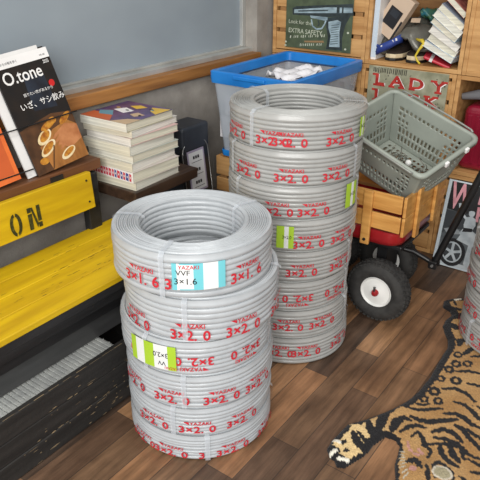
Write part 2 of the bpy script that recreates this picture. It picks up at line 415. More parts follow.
# faint scuffs on the seat boards
sc = MB(); rs = random.Random(3)
seatp = Panel((0,1.152,.3903), (1,0,0), (0,1,0))
for _ in range(70):
    u = rs.choice([rs.gauss(1.02,.07), rs.uniform(.5,1.25)]); v = rs.choice([.085,.155,.16,.235,.11])+rs.gauss(0,.014); L_ = rs.uniform(.004,.03); wd = rs.uniform(.001,.0028)
    if v < .005 or v > .3: continue
    seatp.poly(sc, [(u,v),(u+L_,v+wd*.3),(u+L_*.8,v+wd),(u+.1*L_,v+wd)], stain, .0004)
sc.build('seat_scuff', BG, label='dark scuff marks')
# black frame
MB().use(black_p).box((x0b,1.160,.318),(1.285,1.182,.3715)).box((x0b,1.156,.345),(1.285,1.160,.3715)).build('front_apron', BG, bevel=.003)
MB().use(black_p).box((x0b,1.196,.262),(1.28,1.232,.318)).build('lower_rail', BG, bevel=.003)
MB().use(rubber_p).box((x0b,-.010,0),(1.275,.010,.092), Matrix.Translation((0,1.262,.156)) @ Matrix.Rotation(R(14),4,'X')).build('stretcher_board', BG, bevel=.004)
for xx in (1.225,-.28):
    MB().use(black_p).box((xx,1.185,0),(xx+.045,1.225,.3715)).build('leg', BG, bevel=.003)
    MB().use(black_p).box((xx-.06,1.4445,0),(xx-.012,1.475,.575)).build('back_post', BG, bevel=.003)
    MB().use(black_p).box((xx+.002,1.225,.33),(xx+.04,1.4445,.3715)).build('side_rail', BG, bevel=.003)

# black wooden trough under the bench with a ribbed plastic tray in it
TB = thing('wooden_trough', (.45,1.2,0), 'worn black plank trough on the floor under the yellow bench', 'box')
tf = MB().use(black_w)
for i in range(3): tf.box((-.2,1.123+.001*(i==1),.002+i*.066),(1.18,1.141,.066+i*.066))
tf = tf.build('front_panel', TB, bevel=.003)
s_ = MB(); fp = Panel((-.35,1.1225,.002), (1,0,0), (0,0,1)); rs = random.Random(5)
for _ in range(85):
    u = rs.choice([rs.uniform(.7,1.5), rs.gauss(1.18,.12)]); v = rs.choice([abs(rs.gauss(0,.03))+.004, rs.uniform(.01,.19), rs.gauss(.066,.004), rs.gauss(.132,.004)]); L_ = rs.uniform(.003,.022)*(2.0 if rs.random() < .15 else 1); wd = rs.uniform(.0008,.0035)
    if not 0.003 < v < .19: continue
    s_ and fp.poly(s_, [(u,v),(u+L_*.5,v-wd*.4),(u+L_,v+wd*.2),(u+L_*.7,v+wd),(u+.2*L_,v+wd*.8)], scuff, .0006)
for u in np.arange(.25,1.5,.045):
    wd = rs.uniform(.0012,.003); s_.use(scuff).add([(-.35+u,1.1225,.2003),(-.35+u+rs.uniform(.02,.05),1.1225,.2003),(-.35+u+.03,1.1225+wd,.2003),(-.35+u,1.1225+wd,.2003)], [(0,1,2,3)])
s_.build('scuff', tf, label='scraped bare wood patches')
MB().use(black_w).box((1.16,1.1415,.002),(1.18,1.44,.19)).build('end_panel', TB, bevel=.003)
MB().use(black_w).box((-.2,1.1415,.002),(1.16,1.44,.02)).build('bottom_panel', TB)
tr = thing('plastic_tray', (.82,1.2,.021), 'grey ribbed plastic tray lying in the black trough', 'tray')
b = MB().use(greyplas).box((.615,1.152,.021),(1.0,1.42,.144))
b.build('body', tr, bevel=.003)
b = MB().use(greyplas)
for i in range(26): b.box((.620+i*.0145,1.154,.144),(.6285+i*.0145,1.418,.1475))
b.build('rib', tr, kind='stuff')
b = MB().use(greyplas)
for yy in (1.165,1.19,1.215,1.24): b.box((.618,yy,.1442),(.998,yy+.003,.1465))
b.build('cross_rib', tr)

# ------------------------------------------------------------------ ledge with magazines
lg = MB().use(brownwood).box((-.4,1.449,.580),(1.236,1.579,.612)).build('ledge', bevel=.003); tag(lg, 'reddish brown wooden ledge under the magazines behind the bench back', 'shelf')
MB().use(black_p).box((1.04,1.4455,.574),(1.085,1.449,.604)).build('bracket', lg)
def magazine(P0, U, V, t, cover, label, prints=None, curl=0):
    p = Panel(P0, U, V)
    root = thing('magazine', P0, label, 'magazine', 'magazines on the brown ledge')
    b = MB().use(pages).box((.0015,.001,-t),(p.w-.0015,p.h-.001,-.0006), p.M); b.build('pages', root)
    b = MB().use(cover).box((0,0,-.0006),(p.w,p.h,0), p.M).box((0,0,-t-.0006),(p.w,p.h,-t), p.M).box((-.0006,0,-t),(0,p.h,0), p.M)
    b.build('cover', root)
    if prints:
        b = MB(); prints(p, b); b.build('cover_print', root)
mcov_k = mat('cover_black', (24,22,22), .3, (36,28,24), (20,20,20), coat=.3)
mcov_o = mat('cover_orange', (222,112,52), .35, (206,96,46), (12,12,12), coat=.2)
mcov_w = mat('cover_white', (230,228,226), .35)
mcov_p = mat('cover_pinkish', (214,190,186), .35, (120,110,110), (60,60,60))
tan1 = mat('print_tabletop', (172,116,60), .35, (128,82,40), (30,8,8))
tan2 = mat('print_skin', (190,128,84), .35, (160,98,58), (30,30,30))
tan3 = mat('print_bowl', (232,216,180), .35, (214,190,140), (40,40,40))
tan4 = mat('print_brown', (96,64,40), .35, (66,44,28), (25,25,25))
tan5 = mat('print_food', (200,140,50), .35, (150,86,30), (90,90,90))
red_d = mat('print_red', (206,40,40), .35)
wht = mat('print_white', (240,238,236), .35)
navy_d = mat('print_dusk', (44,52,66), .35, (30,32,40), (14,14,14))
def otone(p, b):
    w_, h_ = p.w, p.h
    p.poly(b, [(0,h_*.915),(w_,h_*.915),(w_,h_),(0,h_)], wht, .0003)
    b.use(ink).text('これからの街を歩く', .0085, p.M @ Matrix.Translation((.045,h_*.95,.0008)), .004, 'CENTER')
    p.text(b, 'NO.205', (w_*.88,h_*.945), .006, ink)
    p.poly(b, [(w_*.38,h_*.52),(w_*.8,h_*.5),(w_*.78,h_*.8),(w_*.42,h_*.82)], navy_d, .0003)
    p.poly(b, [(.0,h_*.40),(w_*.3,h_*.43),(w_*.62,h_*.46),(w_,h_*.42),(w_,0),(0,0)], tan4, .0004)
    p.poly(b, [(w_*.30,0),(w_,0),(w_,h_*.30),(w_*.86,h_*.36),(w_*.55,h_*.33),(w_*.22,h_*.22)], tan1, .0006)
    p.ell(b, (w_*.35,h_*.19), .034,.014, tan3, .0010, .5); p.ell(b, (w_*.35,h_*.195), .026,.010, tan5, .0012, .5)
    p.ell(b, (w_*.50,h_*.375), .030,.010, tan5, .0010, .3); p.ell(b, (w_*.83,h_*.385), .026,.010, tan5, .0011, .5); p.ell(b, (w_*.36,h_*.29), .030,.016, tan3, .00095, .5); p.ell(b, (w_*.37,h_*.295), .022,.011, tan5, .00105, .5)
    p.poly(b, [(w_*.62,h_*.30),(w_*.78,h_*.34),(w_,h_*.30),(w_,h_*.17),(w_*.74,h_*.12),(w_*.58,h_*.18)], tan2, .0011)
    for k in range(4): p.ell(b, (w_*(.56+.02*k),h_*(.27-.035*k)), .016,.0042, tan2, .0013, .55)
    p.ell(b, (w_*.66,h_*.09), .030,.013, tan3, .0014, .35); p.ell(b, (w_*.67,h_*.097), .023,.008, tan5, .0016, .35)
    p.ell(b, (w_*.60,h_*.40), .014,.010, tan5, .0014); p.ell(b, (w_*.2,h_*.1), .016,.01, tan5, .0012)
    p.line(b, [(w_*.30,h_*.01),(w_*.46,h_*.2)], .004, tan4, .0016)
    p.text(b, 'O.tone', (w_*.075,h_*.825), .050, wht, .012, 0, .92, 'LEFT')
    p.text(b, 'いざ、サシ飲み', (w_*.17,h_*.575), .0225, wht, .006, 0, 1, 'LEFT')
    p.text(b, '語りたい夜があるから', (w_*.30,h_*.665), .0105, wht, .002, 0, 1, 'LEFT')
    p.ell(b, (w_*.855,h_*.70), .010,.010, red_d, .0014); p.text(b, '205', (w_*.90,h_*.885), .014, wht, .006)
ax = lambda x,y,z: Vector((x,y,z))
V1 = ax(.0,.104,.318)
U1 = ax(.190,0,.017)
magazine((1.012,1.462,.6135), U1, V1, .006, mcov_k, 'black magazine titled O.tone with a photo of bowls and hands', otone)
magazine((.985,1.4705,.6135), U1*1.02, V1*1.02, .006, mcov_w, 'white-edged magazine tucked directly behind the black O.tone one')
magazine((1.015,1.479,.6135), U1*.99, V1*1.0, .006, mcov_k, 'dark magazine, rearmost of the pile behind the black O.tone one')
def orange(p, b):
    p.poly(b, [(p.w*.05,p.h*.06),(p.w*.93,p.h*.06),(p.w*.93,p.h*.52),(p.w*.05,p.h*.52)], mcov_o2, .0006)
mcov_o2 = mat('cover_rust', (196,92,46), .35, (178,80,40), (12,12,12), coat=.2)
magazine((.765,1.462,.6135), ax(.190,0,.012), V1, .006, mcov_o, 'orange magazine at the left picture edge beside the black one', orange)
# elastic cords holding them
for (pa, pb, lb, nm) in (((.60,1.4995,.748),(1.206,1.500,.760),'thin black cord stretched across both the orange and the black magazine','upper'),((.60,1.468,.645),(1.0,1.4655,.640),'short thin black cord low across the orange magazine','lower')):
    o = MB().use(black_m).tube([Vector(pa).lerp(Vector(pb), i/12)-Vector((0,0,.004*math.sin(math.pi*i/12))) for i in range(13)], .0022, 6).build('elastic_cord', smooth='all'); tag(o, lb, 'cord')

# ------------------------------------------------------------------ shelf with books
sh = MB().use(darkwood).box((1.268,1.338,.470),(1.575,1.598,.506)).build('wall_shelf', bevel=.003); tag(sh, 'dark brown plank shelf under the stack of thick comics', 'shelf')
bk_red = mat('spine_red', (206,60,80), .4); bk_cov = mat('comic_cover', (90,70,120), .3, (60,50,96), (30,30,30), coat=.3)
bk_or = mat('comic_orange', (196,96,60), .3); bk_ye = mat('comic_yellow', (226,186,70), .3); bk_te = mat('comic_teal', (90,150,170), .3)
bk_tan = mat('comic_tan', (206,176,140), .3)
bcv = [mat('comic_cover_%d' % i, c, .45) for i, c in enumerate([(210,206,196),(206,196,190),(222,218,206),(190,198,190),(214,210,200),(214,180,176),(216,212,204),(180,176,150)])]
pagem = [mat('page_edges_%d' % i, c, .78, tuple(int(v*.86) for v in c), (4,4,240), 3) for i, c in enumerate([(232,230,216),(226,222,202),(234,230,220),(222,216,196)])]
zs = .5065; rb = random.Random(11)
BOOK = [(.028,'bottom comic of the stack on the dark shelf, pale page block'),(.035,'second comic from the bottom of the shelf stack, red and blue letters along its spine'),(.027,'third comic from the bottom of the shelf stack'),(.026,'fourth comic from the bottom of the shelf stack'),(.030,'fifth comic from the bottom, fourth from the top of the shelf stack'),(.024,'third comic from the top of the shelf stack'),(.021,'second comic from the top of the shelf stack, reaching furthest right'),(.026,'top comic of the shelf stack with a colourful purple and orange cover')]
for i, (t, lb) in enumerate(BOOK):
    rz = R([2,-1,3,0,2,-1,4,1][i]); dx, dy = [(.004,0),(-.006,-.001),(-.002,.003),(.004,.004),(-.008,.002),(.0,.003),(.006,.002),(-.010,.006)][i]
    M = Matrix.Translation((1.282+dx,1.352+dy,zs)) @ Matrix.Rotation(rz,4,'Z')
    W_, D_ = (.216 if i != 6 else .228), .205
    root = thing('comic_book', (1.282+dx,1.352+dy,zs), lb, 'book', 'thick comics on the dark shelf')
    MB().use(pagem[i%4]).box((.002,.002,.0008),(W_-.002,D_-.002,t-.0012), M).build('page_block', root, bevel=.0015)
    c = MB().use(bcv[i]).box((0,0,0),(W_,D_,.0007), M).box((0,0,t-.0011),(W_,D_,t-.0002), M)
    c.use(pagem[(i+1)%4] if i != 1 else wht).box((-.0006,0,0),(.0002,D_,t-.0002), M)
    c.build('cover', root)
    if i == 1:
        p = Panel(M @ Vector((-.0007,D_,0)), (M.to_3x3() @ Vector((0,-1,0)))*D_, Vector((0,0,t)))
        b = MB(); xx = .012
        for k in range(14):
            w_ = .011+.004*(k%3 == 0); cc = bk_red if k < 8 or k%2 else mat('spine_blue', (70,80,150), .4) if 'spine_blue' not in MATS else MATS['spine_blue']
            p.poly(b, [(xx,t*.15),(xx+w_*.8,t*.1),(xx+w_*.9,t*.8),(xx+w_*.1,t*.88)], cc, .0006); p.ell(b, (xx+w_*.5,t*.5), .002,.004, wht, .0009); xx += w_+.001
        b.build('spine_print', root)
        p = Panel(M @ Vector((0,-.0007,0)), (M.to_3x3() @ Vector((1,0,0)))*W_, Vector((0,0,t)))
    if i == 7:
        p = Panel(M @ Vector((0,0,t-.0002)), (M.to_3x3() @ Vector((1,0,0)))*W_, (M.to_3x3() @ Vector((0,1,0)))*D_); b = MB()
        p.poly(b, [(0,0),(p.w,0),(p.w,p.h),(0,p.h)], bk_cov, .0003)
        p.poly(b, [(0,p.h*.35),(p.w*.30,p.h*.60),(p.w*.28,p.h),(0,p.h)], bk_or, .0005)
        p.poly(b, [(0,0),(p.w*.3,0),(p.w*.22,p.h*.2),(0,p.h*.35)], bk_tan, .0005)
        p.poly(b, [(p.w*.25,p.h*.55),(p.w*.45,p.h*.75),(p.w*.35,p.h*.95),(p.w*.2,p.h*.8)], bk_te, .0006)
        p.poly(b, [(p.w*.62,.004),(p.w*.97,.004),(p.w*.9,p.h*.35),(p.w*.72,p.h*.22)], bk_ye, .0006)
        p.poly(b, [(p.w*.42,p.h*.5),(p.w*.6,p.h*.45),(p.w*.68,p.h*.7),(p.w*.5,p.h*.8)], wht, .0006); p.poly(b, [(p.w*.7,p.h*.5),(p.w*.85,p.h*.4),(p.w*.9,p.h*.6),(p.w*.78,p.h*.72)], bk_ye, .0006)
        p.poly(b, [(p.w*.35,p.h*.2),(p.w*.5,p.h*.12),(p.w*.56,p.h*.32),(p.w*.42,p.h*.36)], bk_tan, .0006)
        for k in range(7): p.ell(b, (p.w*rb.uniform(.3,.9), p.h*rb.uniform(.15,.9)), .008,.005, rb.choice([bk_ye,wht,bk_te,ink]), .0008, rb.uniform(0,3))
        b.build('cover_print', root)
    zs += t+.0004

# ------------------------------------------------------------------ dark device by the wall
MB_ = MB().use(darkwood).box((1.60,1.36,0),(1.83,1.58,.318)).build('stool_box', bevel=.004); tag(MB_, 'dark wooden box behind the coils carrying the black case', 'box')
dv = thing('electric_case', (1.71,1.47,.319), 'black case with an arched chrome rim and pale label, behind the coils by the wall', 'case')
MB().use(charcoal).box((1.655,1.475,.319),(1.812,1.585,.60)).build('body', dv, bevel=.012, seg=3)
def arch(w_, h_, r_, n=8):
    pts = [(0,0),(w_,0)]
    for i in range(n+1):
        a = R(90*i/n); pts.append((w_-r_+r_*math.cos(a), h_-r_+r_*math.sin(a)))
    for i in range(n+1):
        a = R(90+90*i/n); pts.append((r_+r_*math.cos(a), h_-r_+r_*math.sin(a)))
    return pts
dvM = basis((1,0,0),(0,.12,.99),(0,-.99,.12),(1.645,1.452,.322))
MB().use(black_m).prism(arch(.155,.225,.05),-.014,.0, dvM).build('face_plate', dv, bevel=.003)
ap = arch(.149,.219,.047)
MB().use(steel).tube([dvM @ Vector((x+.003,y+.003,.001)) for x,y in ap], .0016, 6, closed=True).build('chrome_rim', dv, smooth='all', label='chrome rim')
p = Panel(dvM @ Vector((.028,.022,.001)), dvM.to_3x3() @ Vector((.098,0,0)), dvM.to_3x3() @ Vector((0,.165,0))); b = MB()
lab_v = mat('label_lilac', (150,140,160), .4); lab_g = mat('label_grey', (206,206,206), .4)
p.slab(b, lab_v, .001); p.poly(b, arch(.098,.165,.01), lab_v, .0004); p.poly(b, [(.007,.008),(.091,.008),(.091,.157),(.007,.157)], lab_g, .0008)
for yy, ww in ((.13,.035),(.08,.035),(.032,.03)):
    for k in range(3): p.poly(b, [(.03+k*.013,yy),(.040+k*.013,yy),(.040+k*.013,yy+.012),(.03+k*.013,yy+.012)], ink, .0012)
    p.line(b, [(.02,yy-.012),(.08,yy-.012)], .002, ink)
b.build('label_plate', dv, label='pale grey label plate')

# ------------------------------------------------------------------ blue tub on a crate
cr = thing('wooden_crate', (2.1,1.29,0), 'pine slat crate carrying the blue-rimmed plastic tub behind the rear coil stack', 'crate')
cx0,cx1,cy0,cy1,cz = 1.865,2.33,1.142,1.485,.452
for k in range(5):
    z = .004+k*.0905
    MB().use(crate_w).box((cx0,cy0,z),(cx0+.012,cy1,z+.078)).build('end_slat', cr, bevel=.002)
    MB().use(crate_w).box((cx0+.012,cy0,z),(cx1,cy0+.012,z+.078)).build('side_slat', cr, bevel=.002)
    MB().use(crate_w).box((cx0+.012,cy1-.012,z),(cx1,cy1,z+.078)).build('side_slat', cr, bevel=.002)
for xx in (cx0+.0125, cx1-.03):
    for yy in (cy0+.0125, cy1-.0425): MB().use(crate_o).box((xx,yy,.004),(xx+.03,yy+.03,.45)).build('corner_post', cr, bevel=.002)
MB().use(crate_o).box((cx0+.013,cy0+.045,.436),(cx1-.0,cy1-.045,.4495)).build('top_board', cr)
tb = thing('storage_tub', (2.1,1.29,.453), 'clear plastic storage tub with a bright blue rim, full of papers', 'tub')
tx0,tx1,ty0,ty1,tz0,tz1 = 1.835,2.375,1.118,1.485,.4535,.785
def ringbox(mb, o0, o1, i0, i1, z0, z1):
    (ax_,ay_),(bx_,by_) = o0,o1; (cx_,cy_),(dx_,dy_) = i0,i1
    mb.box((ax_,ay_,z0),(bx_,cy_,z1)).box((ax_,dy_,z0),(bx_,by_,z1)).box((ax_,cy_,z0),(cx_,dy_,z1)).box((dx_,cy_,z0),(bx_,dy_,z1))
b = MB().use(blue_p)
# rim: sloping outer band with a lip
def loop(x0,x1,y0,y1,z,rc=.022,n=5):
    out = []
    for cx_,cy_,a0 in ((x1-rc,y1-rc,0),(x0+rc,y1-rc,90),(x0+rc,y0+rc,180),(x1-rc,y0+rc,270)):
        for i in range(n+1):
            a = R(a0+90*i/n); out.append((cx_+rc*math.cos(a), cy_+rc*math.sin(a), z))
    return out
def loft(mb, loops, closed=True):
    n = len(loops[0]); vs = [p for l in loops for p in l]; fs = []
    for k in range(len(loops)-1):
        for i in range(n): fs.append((k*n+i, k*n+(i+1)%n, (k+1)*n+(i+1)%n, (k+1)*n+i))
    mb.add(vs, fs)
def L(d, z): return loop(tx0+d,tx1-d,ty0+d,ty1-d,z)
loft(b, [L(-.002,tz1-.044),L(-.004,tz1-.03),L(-.004,tz1-.003),L(0,tz1),L(.014,tz1),L(.018,tz1-.004),L(.020,tz1-.034),L(.008,tz1-.044),L(-.002,tz1-.044)])
b.build('rim', tb, smooth=True, label='bright blue rim')
b = MB().use(clear_p); loft(b, [L(.006,tz1-.044),L(.030,tz0+.022),L(.0325,tz0+.022),L(.0085,tz1-.044),L(.006,tz1-.044)]); b.build('wall', tb, smooth=True, label='clear plastic wall')
b = MB().use(blue_p); loft(b, [L(.026,tz0+.024),L(.024,tz0+.020),L(.026,tz0),L(.045,tz0)]); l0 = L(.045,tz0+.004); b.add(l0, [tuple(range(len(l0)))]); l0 = L(.034,tz0+.022); b.add(l0, [tuple(range(len(l0)))]); b.build('base', tb, smooth=True, label='blue base')
MB().use(blue_p).box((tx0-.012,1.23,tz1-.02),(tx0-.0042,1.37,tz1-.006)).build('handle_grip', tb, bevel=.003)
bag_d = mat('grey_bag', (120,116,112), .5, (92,88,86), (14,14,14))
def crumple(name, label, cat, c, sx, sy, m, seed, amp=.02, n=18, rz=0, th=.0, group=None, ends=0):
    rs = random.Random(seed); ks = [(rs.uniform(-1,1)*amp/ (1+q), rs.uniform(2,7+4*q), rs.uniform(2,7+4*q), rs.uniform(0,6)) for q in range(5)]
    vs = []; M = Matrix.Translation(c) @ Matrix.Rotation(rz,4,'Z')
    for i in range(n+1):
        for j in range(n+1):
            u, v = i/n-.5, j/n-.5
            z = sum(A*math.sin(a*u*2+b2*v*2+p) for A,a,b2,p in ks)+ends*(abs(u)**2+abs(v)**2)
            vs.append(M @ Vector((u*sx*(1+.06*math.sin(5*v+seed)), v*sy*(1+.06*math.sin(4*u+seed)), z)))
    o = len(vs); mb = MB().use(m)
    fs = [(i*(n+1)+j,(i+1)*(n+1)+j,(i+1)*(n+1)+j+1,i*(n+1)+j+1) for i in range(n) for j in range(n)]
    mb.add(vs, fs); ob = mb.build(name, smooth='all'); sm = ob.modifiers.new('thick','SOLIDIFY'); sm.thickness = .002+th; sm.offset = -1
    return tag(ob, label, cat, group)
crumple('plastic_bag', 'grey crumpled bag filling the blue-rimmed tub under the papers', 'bag', (2.11,1.30,.690), .42,.27, bag_d, 3, .020, th=.16)
crumple('paper_sheet', 'big white crumpled paper on top of the blue-rimmed tub, nearest the coils', 'paper', (2.01,1.23,.735), .27,.16, paper, 5, .014, rz=.25)
crumple('paper_sheet', 'white paper lying further back in the blue-rimmed tub', 'paper', (2.16,1.30,.745), .22,.15, paper, 8, .016, rz=-.3)
for k, (yy, zz, w_, h_, lb) in enumerate(((1.40,.655,.075,.075,'upper white sheet pressed inside the left wall of the tub'),(1.42,.565,.10,.085,'lower white sheet pressed inside the left wall of the tub'),(1.27,.64,.085,.12,'white sheet inside the left tub wall nearest the coils'))):
    d = .016+(.741-zz)/.265*.024+.002
    o = MB().use(paper).box((tx0+d+.006,yy-w_/2,zz-h_/2),(tx0+d+.0075,yy+w_/2,zz+h_/2)).build('paper_sheet'); tag(o, lb, 'paper')
# ------------------------------------------------------------------ crate rack
dark_in = mat('hole_dark', (20,17,14), .9)
def rack_crate(y0, y1, z0, z1, face, label, x0=RX, x1=2.72):
    r = thing('wooden_crate', ((x0+x1)/2,(y0+y1)/2,z0), label, 'crate', 'pine crates stacked as a rack')
    t = .016; g = .0008
    y0 += g; y1 -= g; z0 += g; z1 -= g
    MB().use(crate_w).box((x0,y0,z0),(x1,y0+t,z1)).build('side_panel', r, bevel=.0015)
    MB().use(crate_w).box((x0,y1-t,z0),(x1,y1,z1)).build('side_panel', r, bevel=.0015)
    MB().use(crate_w).box((x0+.001,y0+t,z1-t),(x1,y1-t,z1)).build('top_panel', r, bevel=.0015)
    MB().use(crate_w).box((x0+.001,y0+t,z0),(x1,y1-t,z0+t)).build('bottom_panel', r, bevel=.0015)
    if face != 'solid':
        MB().use(crate_o).box((x1-.012,y0+t,z0+t),(x1,y1-t,z1-t)).build('back_panel', r)
    if face == 'slats':
        zz = z0+t+.004; H_ = (z1-z0-2*t); n = 4; sp = H_/n
        for k in range(n):
            MB().use(crate_w).box((x0+.004,y0+t+.001,zz+k*sp),(x0+.014,y1-t-.001,zz+k*sp+sp-.017)).build('slat', r, bevel=.0015)
        for yy in (y0+t+.012, y1-t-.047):
            MB().use(crate_o).box((x0+.0145,yy,z0+t+.001),(x0+.03,yy+.035,z1-t-.001)).build('corner_batten', r)
    if face == 'solid':
        MB().use(crate_w).box((x0+.003,y0+t,z0+t),(x0+.016,y1-t,z1-t)).build('front_panel', r, bevel=.001)
    return r
YA, YB, YC, YD = 1.578, 1.133, .738, .33
YBT, YCT = 1.125, .724
Z1, Z2, Z3 = .375, .765, 1.15
rack_crate(YB,YA,0,Z1,'slats','slatted pine crate at the floor behind the blue tub by the wall')
rack_crate(YC,YB,0,Z1,'slats','slatted pine crate at the floor right behind the wagon')
rack_crate(YD,YC,0,Z1,'slats','slatted pine crate on the floor that the pin-up poster leans on')
rack_crate(YB,YA,Z1,Z2,'slats','slatted pine crate of the middle row, nearest the wall, behind the blue tub')
rack_crate(YC,YB,Z1,Z2,'slats','slatted pine crate with the red lettered tin sign on its face')
rack_crate(YD,YC,Z1,Z2,'open','open pine crate holding the crimson suitcase')
rack_crate(YBT,YA,Z2,Z3,'slats','slatted pine crate of the top row carrying the green pistol sign')
rack_crate(YCT,YBT,Z2,Z3,'open','open pine crate holding shoes and tilted books')
rack_crate(YD,YCT,Z2,Z3,'solid','pine crate with a plain closed board face at the top right corner')

# green sign with a pistol
sg_g = mat('sign_green', (84,96,72), .5, (66,76,58), (25,25,25)); gunm = mat('print_gunmetal', (168,188,196), .4, (112,130,138), (40,15,40)); gund = mat('print_gun_dark', (52,62,64), .45, (36,44,44), (40,40,40)); crm = mat('print_cream', (206,210,190), .5, (170,176,156), (90,90,90)); rust = mat('sign_rust', (150,120,84), .7)
S0 = Vector((2.396,1.507,.797)); SU = Vector((0,-.318,.001)); SV = Vector((-.0,-.006,.262))
p = Panel(S0, SU, SV)
sgn = thing('tin_sign', S0, 'green metal sign with a printed pistol on the top left crate', 'sign')
b = MB(); p.slab(b, sg_g, .0028); b.build('plate', sgn, bevel=.001)
def g(x, y): return ((x-72)*.000893, (240+(x-72)*.11-y)*.00083)
b = MB(); q = lambda pts, m, z=.0006: p.poly(b, [g(*c) for c in pts], m, z)
gp = lambda x, y: g(x, y+36-(y-60)*.14)
qp = lambda pts, m, z=.0006: p.poly(b, [gp(*c) for c in pts], m, z)
qp([(108,6),(128,-4),(425,2),(432,64),(300,66),(210,54),(110,42)], gund)
qp([(118,14),(300,12),(424,22),(426,50),(300,44),(118,34)], gunm, .0009)
qp([(140,20),(300,26),(300,32),(140,27)], gund, .0012); qp([(345,14),(360,14),(360,46),(345,46)], gund, .0012); qp([(372,16),(380,16),(380,48),(372,48)], gund, .0012)
qp([(205,52),(300,66),(300,82),(285,84),(212,66)], gunm, .0010)
qp([(292,70),(418,62),(392,120),(382,190),(386,256),(300,246),(308,180),(296,120)], gund, .0008)
qp([(306,92),(352,84),(372,96),(366,150),(372,236),(316,232),(322,170),(308,130)], gunm, .0011)
for k in range(9): qp([(322,112+13*k),(362,108+13*k),(362,111+13*k),(322,115+13*k)], gund, .0014)
p.line(b, [gp(*c) for c in ((214,74),(222,112),(244,130),(272,128),(286,104),(292,84))], .006, gunm, .0010); p.line(b, [gp(*c) for c in ((250,80),(258,104),(250,114))], .005, gund, .0012)
p.text(b, 'Look for the', g(88,112), .0235, crm, .0, R(-1), .95, 'LEFT', .0010); p.text(b, 'EXTRA SAFETY', g(88,156), .0265, crm, .006, R(-1), .95, 'LEFT', .0010)
rs = random.Random(2)
for yy, xa, xb in ((190,98,290),(232,156,276)):
    x = xa
    while x < xb:
        w_ = rs.uniform(5,10); hh = rs.uniform(9,14); q([(x,yy+hh/2),(x+w_*.6,yy+hh/2),(x+w_*.75,yy-hh/2),(x+w_*.2,yy-hh/2)], crm, .001); x += w_+3+(9 if rs.random() < .2 else 0)
q([(180,212),(285,214),(288,224),(182,220)], rust, .0012)
for c in ((76,214),(402,258),(410,180),(74,232)): p.ell(b, g(*c), .005,.004, crm, .001)
b.build('printed_picture', sgn, label='printed blue-grey pistol and cream lettering')

# tin sign LADY LUCK
lk = mat('sign_olive', (172,170,146), .55, (128,128,104), (18,18,18)); rd = mat('sign_red', (196,60,50), .5, (160,40,36), (40,40,40)); dk = mat('sign_dark', (60,58,48), .6)
P0 = Vector((2.396,1.098,.405)); p = Panel(P0, Vector((0,-.332,0)), Vector((0,0,.358)))
sgn = thing('tin_sign', P0, 'weathered tin sign with red letters LADY LUCK behind the grey basket', 'sign')
b = MB(); p.slab(b, lk, .0028); b.build('plate', sgn, bevel=.001)
b = MB()
for txt, us, v, sz in (('LADY',(.050,.126,.207,.298),.304,.057),('LUCK',(.052,.126,.196,.273),.243,.056)):
    for ch, u in zip(txt, us):
        p.text(b, ch, (u+.002,v-.002), sz, wht, .045, 0, 1.55, z=.0009); p.text(b, ch, (u,v), sz, rd, .032, 0, 1.48, z=.0014)
        cap = sz*.365
        feet = {'L':[(-.018,1,.026),(0,-1,.05)],'A':[(-.021,-1,.026),(.021,-1,.026)],'D':[(-.016,1,.026),(-.016,-1,.026)],'Y':[(-.021,1,.026),(.021,1,.026),(0,-1,.028)],'U':[(-.017,1,.026),(.017,1,.026)],'C':[],'K':[(-.017,1,.026),(-.017,-1,.026),(.018,1,.024),(.019,-1,.024)]}[ch]
        for dx, e_, L_ in feet:
            p.poly(b, [(u+dx-L_/2,v+e_*cap-.004),(u+dx+L_/2,v+e_*cap-.004),(u+dx+L_/2,v+e_*cap+.004),(u+dx-L_/2,v+e_*cap+.004)], rd, .0015)
rs = random.Random(4)
x = .02
while x < .16:
    hh = rs.uniform(.014,.024); p.poly(b, [(x,.343-hh/2),(x+.0035,.343-hh/2),(x+.0045,.343+hh/2),(x+.001,.343+hh/2)], dk, .001); x += rs.uniform(.006,.010)
for _ in range(60):
    u, v = rs.choice([(rs.uniform(.01,.32), rs.uniform(.2,.34)),(rs.uniform(.29,.325), rs.uniform(.05,.33)),(rs.uniform(.24,.32), rs.uniform(.05,.2))]); p.ell(b, (u,v), rs.uniform(.001,.0035), rs.uniform(.001,.003), dk, .002, rs.uniform(0,3), 8)
b.build('printed_letters', sgn, label='red letters with white edges')

# pin-up poster leaning on the lower crate
pk = mat('poster_pink', (226,164,172), .5, (206,140,150), (40,40,40)); pb = mat('poster_black', (34,34,36), .5); pg = mat('poster_grey', (112,118,122), .5, (80,86,90), (30,8,30)); pl = mat('poster_light', (206,214,218), .5, (176,186,192), (30,30,30)); pd = mat('poster_dark', (62,66,70), .5)
pw2 = mat('poster_mid', (160,168,172), .5)
pw = mat('poster_border', (214,226,232), .5)
P0 = Vector((2.325,.702,.0035)); p = Panel(P0, Vector((0,-.275,0)), Vector((.068,0,.353)))
po = thing('tin_sign', P0, 'black and white pin-up poster with pink letters leaning on the floor behind the wagon handle', 'poster')
b = MB(); p.slab(b, pw, .004); b.build('plate', po, bevel=.001)
b = MB(); w_, h_ = p.w, p.h; q = lambda pts, m, z=.0006: p.poly(b, pts, m, z)
q([(.014,.008),(w_,.008),(w_,h_-.006),(.014,h_-.006)], pb, .0003); q([(.014,.008),(w_,.008),(w_,.215),(.014,.24)], pg, .0006)
q([(.014,.135),(.05,.165),(w_,.175),(w_,.24),(.014,.235)], pd, .0008); q([(.02,.155),(.06,.172),(.10,.15),(.04,.135)], pw2, .0009)
q([(.014,.008),(w_,.008),(w_,.03),(.014,.02)], pl, .0008)
p.text(b, 'W', (.062,.292), .150, pk, .02, R(-3), .56, z=.0012); p.text(b, 'm', (.155,.305), .072, pk, .03, R(-3), .95, z=.0012); p.text(b, 'R', (.152,.240), .082, pk, .03, R(2), .9, z=.0012)
WC = (.072,.066)
